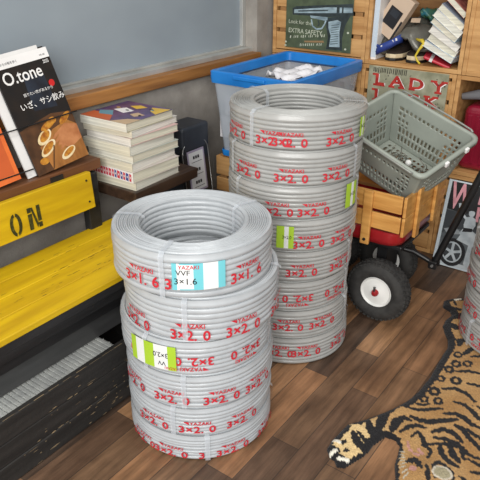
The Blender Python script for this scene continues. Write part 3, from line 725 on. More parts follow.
p.ell(b, WC, .054,.060, pb, .0012); p.ell(b, WC, .040,.045, pl, .0014); p.ell(b, WC, .035,.039, pd, .0016)
for k in range(5): a = 2*math.pi*k/5+.3; p.line(b, [WC,(WC[0]+.035*math.cos(a),WC[1]+.039*math.sin(a))], .011, pl, .0018)
p.ell(b, WC, .010,.011, pl, .002)
q([(.098,.222),(.118,.230),(.136,.222),(.140,.196),(.130,.170),(.100,.168),(.094,.19)], pl, .0018); p.ell(b, (.116,.243), .012,.016, pl, .0018); q([(.102,.246),(.106,.264),(.126,.264),(.132,.244),(.124,.252),(.112,.252)], pb, .002)
q([(.094,.172),(.132,.172),(.176,.150),(.190,.130),(.178,.114),(.150,.124),(.098,.136),(.084,.152)], pl, .0019); q([(.090,.146),(.150,.132),(.180,.118),(.174,.106),(.140,.108),(.080,.122)], pl, .0021)
q([(.130,.110),(.146,.108),(.146,.070),(.156,.030),(.140,.018),(.126,.030),(.128,.07)], pl, .0021); p.line(b, [(.100,.215),(.072,.240),(.062,.272)], .010, pl, .0021); q([(.098,.178),(.132,.182),(.132,.168),(.094,.160)], pb, .0022)
b.build('printed_picture', po, label='printed pin-up figure, car and pink letters')

# ------------------------------------------------------------------ things in the open crate
SZ = Z2+.0168
def bx(name, label, cat, c, size, rot, m, group=None, bevel=.002):
    M = Matrix.Translation(c) @ Euler(rot,'XYZ').to_matrix().to_4x4(); s_ = Vector(size)/2
    o = MB().use(m).box(tuple(-s_), tuple(s_), M).build(name, bevel=bevel); return tag(o, label, cat, group), M
pale_b = mat('pale_blue_card', (206,220,232), .4); beige = mat('beige_card', (208,184,160), .55); brownl = mat('brown_suede', (66,52,44), .8, (48,38,32)); sole = mat('cream_sole', (224,206,170), .55); silver_bag = mat('silver_bag', (118,116,108), .32, (82,80,74), (12,12,12), metal=.25); yel_s = mat('yellow_cord', (222,196,60), .5); rw = mat('red_packet', (200,50,66), .4); navy2 = mat('navy_fabric', (44,66,140), .6)
# white upright box file
r = thing('box_file', (2.5,1.05,SZ), 'white upright box file with pale blue spine at the left of the open crate', 'file')
MB().use(wht).box((2.415,1.083,SZ),(2.66,1.106,SZ+.30)).build('body', r, bevel=.002); MB().use(pale_b).box((2.4135,1.084,SZ+.01),(2.4149,1.105,SZ+.29)).build('spine_label', r, label='pale blue spine label')
# charcoal device with lights
r = thing('network_device', (2.5,1.108,SZ), 'small charcoal device with a row of white lights in the corner of the open crate', 'device')
MB().use(charcoal).box((2.42,1.1065,SZ),(2.56,1.1079,SZ+.12)).build('body', r, bevel=.003)
b = MB().use(wht)
for k in range(5): b.box((2.4492,1.104,SZ+.03+k*.017),(2.4499,1.109,SZ+.037+k*.017))
b.build('indicator_light', r)
# tilted beige box with a dark window
M = Matrix.Translation((2.47,1.036,.952)) @ Matrix.Rotation(R(30),4,'X') @ Matrix.Rotation(R(-6),4,'Z')
r = thing('card_box', (2.48,1.0,.93), 'beige card box with a dark window tilted on its corner beside the white file', 'box')
MB().use(beige).box((-.02,-.048,-.085),(.02,.048,.085), M).build('carton', r, bevel=.002)
b = MB().use(ink).box((-.0212,-.030,-.045),(-.0201,.030,.028), M); b.use(charcoal).box((-.0216,-.018,-.005),(-.0210,.020,.022), M); b.build('window', r, label='black window with a small picture')
MB().use(ink).box((-.0212,-.0485,-.085),(-.0203,-.040,.0), M).build('edge_band', r)
# shoes
def shoe(c, rz, label):
    r = thing('shoe', c, label, 'shoe', 'pair of brown shoes in the open crate'); M = Matrix.Translation(c) @ Matrix.Rotation(rz,4,'Z')
    out = [(-.135,.0),(-.13,.028),(-.09,.036),(-.02,.034),(.05,.042),(.10,.040),(.13,.022),(.137,0),(.13,-.022),(.10,-.036),(.05,-.038),(-.02,-.030),(-.09,-.034),(-.13,-.026)]
    MB().use(black_m).prism(out, 0, .010, M).build('outsole', r, bevel=.003)
    MB().use(sole).prism([(x*.98,y*.97) for x,y in out], .0102, .027, M).build('midsole', r, bevel=.004, label='cream midsole')
    secs = [(-.128,.018,.062),(-.10,.030,.075),(-.05,.030,.078),(0,.030,.066),(.05,.036,.050),(.10,.034,.042),(.128,.016,.032)]
    b = MB().use(brownl); loops = []
    for x, w_, h_ in secs: loops.append([M @ Vector((x, w_*math.cos(a), .0272+(h_-.0272)*max(0,math.sin(a))**.8)) for a in [math.pi*i/10 for i in range(11)]])
    vs = [v for l in loops for v in l]; n = 11; fs = [(k*n+i,(k+1)*n+i,(k+1)*n+i+1,k*n+i+1) for k in range(len(loops)-1) for i in range(n-1)]
    fs += [tuple(range(n)), tuple(range((len(loops)-1)*n,len(loops)*n))[::-1]]
    b.add(vs, fs); b.build('upper', r, smooth=True)
    b = MB().use(ink)
    for k in range(3): b.tube([M @ Vector((.01+k*.022,y,.070-k*.008+.0-abs(y)*.35)) for y in (-.02,-.01,0,.01,.02)], .0022, 6)
    b.build('lace', r)
shoe((2.560,1.026,SZ), math.pi, 'left brown shoe with cream sole, toe out, under the navy strap in the open crate')
shoe((2.560,.936,SZ), math.pi, 'right brown shoe with cream sole, toe out, beside the yellow cord in the open crate')
# navy strap
r = thing('fabric_strap', (2.43,1.04,.80), 'bunched navy strap with white lettering lying over the left shoe', 'strap')
pts = [Vector((2.425,1.088,.812)),Vector((2.412,1.07,.826)),Vector((2.41,1.045,.838)),Vector((2.418,1.02,.851)),Vector((2.43,1.0,.866)),Vector((2.45,.985,.872))]
b = MB().use(navy2); vs = []
for i, q_ in enumerate(pts): vs += [q_+Vector((-.004,0,.017)), q_+Vector((-.010,0,0)), q_+Vector((-.004,0,-.017))]
fs = []
for i in range(len(pts)-1):
    for j in range(2): fs.append((3*i+j,3*i+j+1,3*i+j+4,3*i+j+3))
b.add(vs, fs); o = b.build('band', r, smooth='all'); m_ = o.modifiers.new('t','SOLIDIFY'); m_.thickness = .004
MB().use(navy2).tube([Vector((2.42,1.085+.014*math.cos(a),.822+.016*math.sin(a))) for a in [2*math.pi*i/16 for i in range(16)]], .006, 8, closed=True).build('loop', r, smooth='all')
b = MB().use(wht)
for k in range(5): q_ = pts[1].lerp(pts[4], .2+k*.19)+Vector((-.0125,0,.004)); b.box((-.0004,-.0035,-.005),(.0004,.0035,.005), Matrix.Translation(q_) @ Matrix.Rotation(R(-18),4,'X'))
b.build('white_lettering', r)
crumple('plastic_bag', 'dark silvery plastic bag draped over both shoes in the open crate', 'bag', (2.545,.975,.925), .22,.21, silver_bag, 21, .026, th=.012, ends=-.22)
bx('price_tag', 'small pinkish tag lying on the silvery bag', 'tag', (2.475,.955,.938), (.03,.035,.0012), (0,R(-25),R(15)), beige, bevel=0)
crumple('plastic_wrap', 'blue and green wrapper at the back of the open crate above the silvery bag', 'wrapper', (2.62,.93,.955), .08,.11, mat('teal_wrap', (60,130,150), .4, (84,120,60), (25,25,25)), 31, .012, th=.015)
tag(MB().use(yel_s).tube([(2.45,.935,.872),(2.44,.915,.870),(2.425,.90,.872),(2.415,.888,.862),(2.415,.905,.838),(2.412,.915,.815),(2.412,.905,.797),(2.410,.892,.7865)], [.004,.006,.008,.007,.005,.004,.004,.004], 8).build('yellow_cord', smooth='all'), 'crumpled yellow cord hanging between the right shoe and the books', 'cord')
# red packet and tilted books
r = thing('snack_packet', (2.45,.84,SZ), 'red and white packet squashed under the tilted books in the open crate', 'packet')
M = Matrix.Translation((2.455,.838,.801)) @ Matrix.Rotation(R(20),4,'X') @ Matrix.Rotation(R(14),4,'Z')
MB().use(rw).box((-.045,-.055,-.006),(.045,.055,.006), M).build('body', r, bevel=.005)
b = MB().use(wht).box((-.046,.018,-.0055),(.046,.030,.0064), M); b.build('stripe', r, label='white stripe')
covs = [pale_b, wht, mat('book_cover_grey', (190,186,180), .5), mat('book_cover_sky', (170,196,214), .5), wht, mat('book_cover_navy', (150,160,176), .5), pale_b]
pos = ['lowest book','second book from below','third book from below','middle book','third book from the top','second book from the top']
for k in range(6):
    tilt = R([24,29,31,33,35,37][k]); th = [.023,.030,.026,.022,.027,.025][k]
    c = Vector((2.49+.004*(k%2), .822-.0045*k-(0,.004,0,-.003,.0,.002)[k], .838+.0262*k))
    M = Matrix.Translation(c) @ Matrix.Rotation(tilt,4,'X') @ Matrix.Rotation(R(3*(k%3)-3),4,'Z')
    W_ = [.135,.128,.134,.125,.132,.122][k]
    r = thing('book', c, pos[k]+' of the tilted pile in the open crate', 'book', 'tilted books in the open crate')
    MB().use(pagem[k%4]).box((-.083,-W_/2+.001,-th/2+.001),(.083,W_/2-.002,th/2-.001), M).build('page_block', r)
    MB().use(covs[k]).box((-.085,-W_/2,-th/2),(.085,W_/2,-th/2+.001), M).box((-.085,-W_/2,th/2-.001),(.085,W_/2,th/2), M).box((-.085,-W_/2,-th/2),(.085,-W_/2+.001,th/2), M).build('cover', r)
M = Matrix.Translation((2.49,.788,1.008)) @ Matrix.Rotation(R(40),4,'X')
r = thing('book', (2.49,.80,1.0), 'topmost book of the tilted pile, with a reddish photo cover', 'book', 'tilted books in the open crate')
MB().use(pagem[1]).box((-.07,-.055,-.010),(.07,.055,.009), M).build('page_block', r); MB().use(mat('book_cover_rose', (186,120,108), .4, (120,60,60), (30,30,30))).box((-.072,-.056,.0091),(.072,.056,.0105), M).box((-.072,-.056,-.0105),(.072,.056,-.0098), M).build('cover', r)
# suitcase
r = thing('suitcase', (2.55,.58,Z1+.017), 'crimson ribbed hard suitcase in the open crate at the right edge', 'suitcase')
crim = mat('crimson_shell', (150,24,52), .35, (128,18,42), (10,10,10), coat=.3)
MB().use(crim).box((2.43,.455,.3935),(2.68,.700,.650)).build('shell', r, bevel=.028, seg=4)
b = MB().use(crim)
for yy in (.495,.53,.565,.60,.635,.665): b.box((2.4265,yy,.425),(2.4298,yy+.014,.615))
b.build('rib', r, bevel=.0015)
MB().use(steel).tube([(2.424,.688,.46),(2.419,.69,.43),(2.421,.692,.405)], .006, 8).build('zip_pull', r, smooth='all', label='silver zip pull')
tag(MB().use(mat('grey_coat', (120,120,124), .8)).tube([(2.44,.72-.0,.678),(2.46,.66,.690),(2.47,.58,.684),(2.46,.50,.69),(2.5,.42,.672)], [.012,.02,.022,.02,.014], 10).build('rolled_cloth', smooth='all'), 'grey rolled cloth lying on top of the crimson suitcase', 'cloth')
tag(MB().use(mat('grey_box', (140,142,146), .5)).box((2.44,.352,.3935),(2.66,.445,.585)).build('grey_carton', bevel=.01), 'grey carton right of the crimson suitcase', 'box')

# ------------------------------------------------------------------ wagon
wg = thing('pull_wagon', (1.965,.87,0), 'red pull wagon with natural wood stake sides, black handle and white hubbed tyres', 'wagon')
wx0, wx1, wy0, wy1 = 1.770, 2.150, .640, 1.085
def wl(d, z): return loop(wx0+.012+d,wx1-.012-d,wy0+.012+d,wy1-.012-d,z,.055,7)
b = MB().use(red_m); loft(b, [wl(0,.352),wl(-.004,.350),wl(-.004,.342),wl(0,.340),wl(.001,.318),wl(.008,.300),wl(.028,.288)])
l0 = wl(.028,.288); b.add(l0, [tuple(range(len(l0)))[::-1]]); l0 = wl(.004,.318); b.add(l0, [tuple(range(len(l0)))])
b.build('tray', wg, smooth=True, label='red enamelled steel tray')
gap_ = [(.362,.419),(.431,.492)]
for (z0, z1) in gap_:
    MB().use(wagon_w).box((wx0,wy0+.014,z0),(wx0+.011,wy1-.014,z1)).build('side_slat', wg, bevel=.003)
    MB().use(wagon_w).box((wx1-.011,wy0+.014,z0),(wx1,wy1-.014,z1)).build('side_slat', wg, bevel=.003)
    MB().use(wagon_w).box((wx0+.002,wy0,z0-.010),(wx1-.002,wy0+.011,z1)).build('front_slat', wg, bevel=.003)
    MB().use(wagon_w).box((wx0+.002,wy1-.011,z0+.004),(wx1-.002,wy1,z1)).build('rear_slat', wg, bevel=.003)
for yy in (.752,.985):
    for xa in (wx0-.0125, wx1+.0005):
        q_ = MB().use(wagon_w).box((xa,yy,.300),(xa+.012,yy+.032,.494)).build('stake', wg, bevel=.003)
        MB().use(black_m).lathe([(.0001,.0),(.006,.0),(.005,.003),(.0001,.004)], 10, basis((0,1,0),(0,0,1),(-1 if xa < 1.9 else 1,0,0),((xa if xa < 1.9 else xa+.012),yy+.016,.318))).build('bolt', q_)
for xx in (1.852,2.015):
    for ya in (wy0-.0125, wy1+.0005): MB().use(wagon_w).box((xx,ya,.325),(xx+.034,ya+.012,.502)).build('stake', wg, bevel=.003)
MB().use(black_m).box((1.83,.66,.270),(2.09,1.06,.2875)).build('chassis_plate', wg, bevel=.004)
for ya, yb in ((.715,.790),(1.022,1.022)):
    ym = (ya+yb)/2
    MB().use(black_m).box((1.89,ym-.02,.13),(2.0,ym+.02,.270)).build('bolster', wg, bevel=.005)
    MB().use(steel).tube([(1.80,ya,.116),(2.055,yb,.116)], .007, 10).build('axle', wg, smooth=True)
def wheel(cx_, yy, s):
    M = basis((0,0,1),(0,s,0),(-s,0,0),(cx_,yy,.1165))
    M = basis((0,1,0),(0,0,1),(1,0,0),(cx_,yy,.1165)) if s > 0 else basis((0,-1,0),(0,0,1),(-1,0,0),(cx_,yy,.1165))
    root = MB().use(tyre)
    prof = []
    for i in range(17):
        a = -math.pi*.88+2*math.pi*.88*i/16
        prof.append((.0815+.0325*math.cos(a), .036*math.sin(a)))
    root.lathe(prof, 48, M, closed=True)
    root = root.build('wheel', wg, smooth='all', label='black pneumatic tyre')
    b = MB().use(tyre)
    for k in range(40):
        a = 2*math.pi*k/40
        for zc, off in ((-.021,0),(-.007,.5),(.007,0),(.021,.5)):
            q_ = a+off*2*math.pi/40; rr = .0815+.0325*math.sqrt(1-(zc/.036)**2)
            b.box((rr-.004,-.0055,zc-.0052),(rr+.0028,.0055,zc+.0052), M @ Matrix.Rotation(q_,4,'Z'))
    b.build('tread_block', root, kind='stuff')
    b = MB().use(white_m).lathe([(.0001,-.024),(.018,-.026),(.030,-.021),(.050,-.020),(.056,-.0265),(.060,-.021),(.060,.02),(.0001,.02)], 32, M); b.build('hub', root, smooth=True, label='white steel hub')
    b = MB().use(red_m).lathe([(.0001,-.043),(.007,-.042),(.012,-.036),(.013,-.025),(.0001,-.022)], 20, M); hb = b.build('hub_cap', root, smooth=True, label='small red cap')
    b = MB().use(black_m).tube([M @ Vector((0,.004,-.038)), M @ Vector((.001,.018,-.036)), M @ Vector((.002,.024,-.032))], [.003,.0035,.005], 8); b.build('axle_clip', root, smooth=True)
for xx, yy, sd in ((1.805,.715,1),(2.055,.790,-1),(1.805,1.022,1),(2.055,1.022,-1)): wheel(xx, yy, sd)
# tongue and handle
b = MB().use(black_m).tube([(1.93,.715,.235),(1.955,.66,.222),(1.966,.62,.203),(1.968,.585,.190)], .0095, 10); b.build('tongue', wg, smooth=True)
for xa in (1.948,1.981): MB().use(black_m).box((xa,.57,.176),(xa+.009,.60,.206)).build('handle_bracket', wg, bevel=.003)
MB().use(steel).tube([(1.944,.585,.190),(1.994,.585,.190)], .005, 10).build('pivot_bolt', wg, smooth=True)
MB().use(black_m).tube([(1.969,.585,.190),(1.975,.49,.515),(1.982,.37,.93)], .0125, 12).build('handle_shaft', wg, smooth=True)
MB().use(black_m).tube([(1.93,.365,.945),(1.99,.362,.955),(2.04,.365,.945),(2.05,.35,1.0),(1.985,.34,1.04),(1.92,.35,1.0)], .010, 10, closed=True).build('handle_grip', wg, smooth='all')

# ------------------------------------------------------------------ grey basket lying in the wagon
BS = .9
bc = Vector((1.934,.731,.659)); X_ = Vector((-.206,-.937,-.283)).normalized(); N_ = Vector((-.333,-.205,.921)); N_ = (N_-X_*N_.dot(X_)).normalized(); Y_ = N_.cross(X_)
BM = basis(X_, Y_, N_, bc)
bk = thing('shopping_basket', bc, 'grey plastic shopping basket full of holes, tilted in the wooden wagon', 'basket')
A_, B_, D_ = .174, .135, .180; TA, TB_ = .77, .77
def bwall(name, p0, p1, q0, q1, nu, nv, hole):
    """wall between rim edge p0-p1 and bottom edge q0-q1"""
    vs = []; fs = []
    for j in range(nv+1):
        for i in range(nu+1):
            u, v = i/nu, j/nv; vs.append(BM @ (p0.lerp(p1,u)).lerp(q0.lerp(q1,u), v))
    for j in range(nv):
        for i in range(nu):
            if hole(i, j): continue
            a = j*(nu+1)+i; fs.append((a,a+1,a+nu+2,a+nu+1))
    o = MB().use(basket_m).add(vs, fs).build(name, bk, smooth='all'); m_ = o.modifiers.new('t','SOLIDIFY'); m_.thickness = .003; m_.offset = 0
    return o
rc = [Vector((sx*A_,sy*B_,0)) for sx, sy in ((-1,-1),(1,-1),(1,1),(-1,1))]
bc_ = [Vector((sx*A_*TA,sy*B_*TB_,-D_)) for sx, sy in ((-1,-1),(1,-1),(1,1),(-1,1))]
def holes(nu, nv):
    def f(i, j):
        e = min(i, nu-1-i)
        if e < 7: return False
        if j in (8,9) or (e in (7,8) and 8 <= j <= 20) or (e in (11,12) and 12 <= j <= 20):
            return (i-7)%4 < 2 if j in (8,9) and e > 8 else ((j-8)%4 < 2)
        if e in (15,16) and 16 <= j <= 20: return (j-8)%4 < 2
        if 22 <= j <= 25 or 28 <= j <= 31: return (i-7)%4 < 2
        if j in (17,18) and e > 14 and False: return True
        return False
    return f
bwall('end_wall', rc[1], rc[2], bc_[1], bc_[2], 52, 36, holes(52,36)); bwall('end_wall', rc[3], rc[0], bc_[3], bc_[0], 52, 36, holes(52,36))
bwall('side_wall', rc[0], rc[1], bc_[0], bc_[1], 70, 36, holes(70,36)); bwall('side_wall', rc[2], rc[3], bc_[2], bc_[3], 70, 36, holes(70,36))
bwall('base', bc_[0], bc_[1], bc_[3], bc_[2], 56, 42, lambda i, j: 4 <= i < 52 and 4 <= j < 38 and i%4 < 2 and j%6 < 4)
def rr_loop(a, b_, rc_=.022, n=5, z=0):
    return [BM @ Vector((x,y,z)) for x,y,_ in loop(-a,a,-b_,b_,0,rc_,n)]
b = MB().use(basket_m); loft(b, [rr_loop(A_-.002,B_-.002,z=-.003),rr_loop(A_-.002,B_-.002,z=.004),rr_loop(A_+.004,B_+.004,.026,z=.006),rr_loop(A_+.012,B_+.012,.03,z=.004),rr_loop(A_+.013,B_+.013,.03,z=-.010),rr_loop(A_+.010,B_+.010,.03,z=-.010),rr_loop(A_+.009,B_+.009,.03,z=.0),rr_loop(A_-.002,B_-.002,z=-.003)])
b.build('rim', bk, smooth='all')
for s in (1,-1):
    pts = [Vector((-A_*.86,s*(B_+.014),.004)),Vector((-A_*.8,s*(B_+.018),.006)),Vector((-A_*.3,s*(B_+.020),.008)),Vector((A_*.3,s*(B_+.020),.008)),Vector((A_*.8,s*(B_+.018),.006)),Vector((A_*.86,s*(B_+.014),.004))]
    MB().use(wire_g).tube([BM @ q_ for q_ in pts], .0035, 8).build('carry_handle', bk, smooth='all')
for q_ in ((A_+.013,-.03,-.003),(A_+.013,.07,-.003)):
    v = Vector(q_); MB().use(wht).box(tuple(v-Vector((.004,.008,.008))), tuple(v+Vector((.006,.008,.008))), BM).build('handle_clip', bk, bevel=.002, label='pale handle clip')
# a tangle of wire mesh and a white knob inside
rs = random.Random(9); b = MB().use(mat('mesh_wire', (150,148,138), .4, (110,108,98), metal=.6))
for k in range(80):
    c = Vector((.05+rs.uniform(-.07,.06), -.055+rs.uniform(-.03,.05), -.150+rs.uniform(0,.055))); pts = []
    d = Vector((rs.gauss(0,1),rs.gauss(0,1),rs.gauss(0,.5))).normalized(); e = d.orthogonal().normalized(); r_ = rs.uniform(.012,.032)
    for i in range(9):
        a = i/8*rs.uniform(3.5,5.5); q_ = c+d*r_*math.cos(a)+e*r_*math.sin(a)*.8
        q_.x = max(-.13,min(.125,q_.x)); q_.y = max(-.092,min(.09,q_.y)); q_.z = max(-.175,q_.z); pts.append(BM @ q_)
    b.tube(pts, .0017, 5)
o = b.build('wire_tangle', smooth='all', kind='stuff'); tag(o, 'tangle of thin grey wire in the bottom of the grey basket', 'wire')
kn = BM @ Vector((.055,-.035,-.085)); tag(MB().use(white_m).sphere(kn, .011).build('white_knob', smooth='all'), 'small white round knob lying on the wire tangle in the basket', 'knob')

# ------------------------------------------------------------------ tiger rug (outline and stripes in metres on the floor)
RUG_OUTLINE= [(2.1, 0.508), (2.082, 0.532), (2.05, 0.551), (2.007, 0.54), (1.995, 0.509), (1.973, 0.494), (1.928, 0.501), (1.885, 0.496), (1.847, 0.475), (1.813, 0.452), (1.773, 0.439), (1.689, 0.435), (1.586, 0.429), (1.496, 0.433), (1.449, 0.441), (1.395, 0.459), (1.348, 0.481), (1.298, 0.507), (1.249, 0.54), (1.179, 0.545), (1.135, 0.543), (1.113, 0.524), (1.109, 0.507), (1.095, 0.491), (1.103, 0.472), (1.127, 0.464), (1.172, 0.449), (1.224, 0.445), (1.27, 0.434), (1.272, 0.405), (1.257, 0.388), (1.227, 0.38), (1.193, 0.374), (1.165, 0.362), (1.124, 0.336), (1.1, 0.27), (1.05, 0.2), (1.08, 0.11), (1.15, 0.05), (1.25, 0.03), (1.28, -0.03), (1.22, -0.1), (1.13, -0.17), (1.15, -0.23), (1.25, -0.24), (1.33, -0.17), (1.42, -0.06), (1.6, -0.04), (1.95, -0.08), (2.1, -0.2), (2.18, -0.2), (2.2, -0.1), (2.17, 0.05), (2.2, 0.15), (2.26, 0.2), (2.27, 0.26), (2.2, 0.27), (2.15, 0.36), (2.13, 0.45)]
RUG_STRIPES= [([(1.378, 0.407), (1.376, 0.383), (1.387, 0.354), (1.415, 0.326), (1.443, 0.295)], 0.0055), ([(1.408, 0.429), (1.414, 0.399), (1.437, 0.373), (1.459, 0.346)], 0.004), ([(1.435, 0.422), (1.441, 0.399), (1.461, 0.379)], 0.003), ([(1.512, 0.326), (1.514, 0.297), (1.5, 0.269), (1.481, 0.248), (1.475, 0.223)], 0.0045), ([(1.444, 0.334), (1.462, 0.309), (1.459, 0.279), (1.447, 0.256), (1.445, 0.215)], 0.005), ([(1.416, 0.293), (1.413, 0.269), (1.389, 0.243), (1.365, 0.204)], 0.005), ([(1.42, 0.276), (1.414, 0.246), (1.401, 0.201)], 0.004), ([(1.354, 0.334), (1.381, 0.313), (1.384, 0.287), (1.365, 0.255)], 0.0054), ([(1.335, 0.322), (1.349, 0.297), (1.35, 0.266), (1.337, 0.237)], 0.0047), ([(1.288, 0.339), (1.312, 0.316), (1.338, 0.28), (1.34, 0.249), (1.329, 0.223), (1.332, 0.181)], 0.0038), ([(1.317, 0.3), (1.291, 0.286), (1.273, 0.261), (1.27, 0.237)], 0.005), ([(1.33, 0.277), (1.303, 0.259), (1.29, 0.239)], 0.006), ([(1.301, 0.406), (1.333, 0.395), (1.353, 0.379), (1.357, 0.357)], 0.0043), ([(1.345, 0.425), (1.361, 0.415), (1.362, 0.4)], 0.004), ([(1.305, 0.374), (1.331, 0.366), (1.316, 0.348), (1.294, 0.332), (1.285, 0.313), (1.253, 0.308)], 0.0036), ([(1.21, 0.347), (1.227, 0.333), (1.209, 0.311)], 0.0055), ([(1.224, 0.301), (1.193, 0.287), (1.173, 0.279)], 0.0036), ([(1.193, 0.269), (1.234, 0.287), (1.254, 0.283), (1.251, 0.263), (1.235, 0.239), (1.208, 0.23)], 0.0036), ([(1.333, 0.249), (1.306, 0.231)], 0.0036), ([(1.312, 0.222), (1.309, 0.174)], 0.0034), ([(1.273, 0.205), (1.287, 0.168)], 0.0032), ([(1.236, 0.219), (1.235, 0.193)], 0.004), ([(1.53, 0.264), (1.526, 0.234)], 0.0045), ([(1.525, 0.281), (1.53, 0.24)], 0.0001), ([(1.795, 0.409), (1.824, 0.414), (1.839, 0.401)], 0.0064), ([(1.755, 0.379), (1.781, 0.374), (1.805, 0.367)], 0.0052), ([(1.756, 0.357), (1.783, 0.325)], 0.0035), ([(1.655, 0.369), (1.677, 0.34), (1.688, 0.297)], 0.004), ([(1.616, 0.325), (1.628, 0.279)], 0.004), ([(1.546, 0.375), (1.571, 0.346), (1.568, 0.31), (1.546, 0.278)], 0.0045), ([(1.895, 0.489), (1.888, 0.454), (1.902, 0.436)], 0.0064), ([(1.999, 0.519), (2.016, 0.479)], 0.0068), ([(1.907, 0.49), (1.902, 0.448)], 0.004), ([(1.949, 0.494), (1.979, 0.47)], 0.0127), ([(2.005, 0.529), (1.973, 0.514)], 0.0059), ([(2.059, 0.517), (2.035, 0.501)], 0.0029), ([(1.222, 0.509), (1.198, 0.484), (1.181, 0.456)], 0.007), ([(1.234, 0.502), (1.221, 0.478), (1.204, 0.455)], 0.004), ([(1.291, 0.497), (1.259, 0.474), (1.235, 0.448)], 0.0065), ([(1.378, 0.46), (1.347, 0.472), (1.3, 0.463), (1.258, 0.454)], 0.0076), ([(1.362, 0.422), (1.331, 0.431), (1.293, 0.427)], 0.0072), ([(1.263, 0.524), (1.282, 0.507)], 0.007), ([(1.197, 0.537), (1.24, 0.533)], 0.007), ([(1.274, 0.4), (1.273, 0.433), (1.242, 0.449), (1.204, 0.455), (1.182, 0.454)], 0.0075), ([(1.143, 0.538), (1.135, 0.518), (1.112, 0.521)], 0.007), ([(1.125, 0.503), (1.109, 0.475)], 0.0072), ([(1.171, 0.541), (1.192, 0.528)], 0.005), ([(1.151, 0.497), (1.155, 0.492)], 0.0054), ([(1.183, 0.514), (1.167, 0.515)], 0.0035)]
RUG_RINGS= [((1.741, 0.394), 0.016), ((1.69, 0.383), 0.017), ((1.712, 0.354), 0.016), ((1.65, 0.391), 0.017), ((1.59, 0.397), 0.015), ((1.608, 0.356), 0.018), ((1.52, 0.391), 0.018), ((1.47, 0.403), 0.015), ((1.486, 0.367), 0.015)]
RUG_PINK = [(1.277,.375),(1.253,.358),(1.246,.337),(1.26,.328),(1.27,.344)]
CLAWS = [((1.167,.538),(1.167,.523)),((1.119,.522),(1.136,.517)),((1.116,.496),(1.124,.476)),((2.07,.515),(2.088,.503))]
WHISK = [((1.215,.37),(1.22,.358)),((1.204,.365),(1.211,.355)),((1.226,.374),(1.226,.365)),((1.192,.358),(1.204,.35)),((1.18,.355),(1.193,.347)),((1.237,.379),(1.237,.367)),((1.165,.344),(1.183,.338)),((1.152,.334),(1.174,.331))]
def seg_d(PX, PY, a, b):
    ax_, ay_ = a; dx, dy = b[0]-ax_, b[1]-ay_; l2 = dx*dx+dy*dy or 1e-9
    t = np.clip(((PX-ax_)*dx+(PY-ay_)*dy)/l2, 0, 1); return np.hypot(PX-ax_-t*dx, PY-ay_-t*dy), t
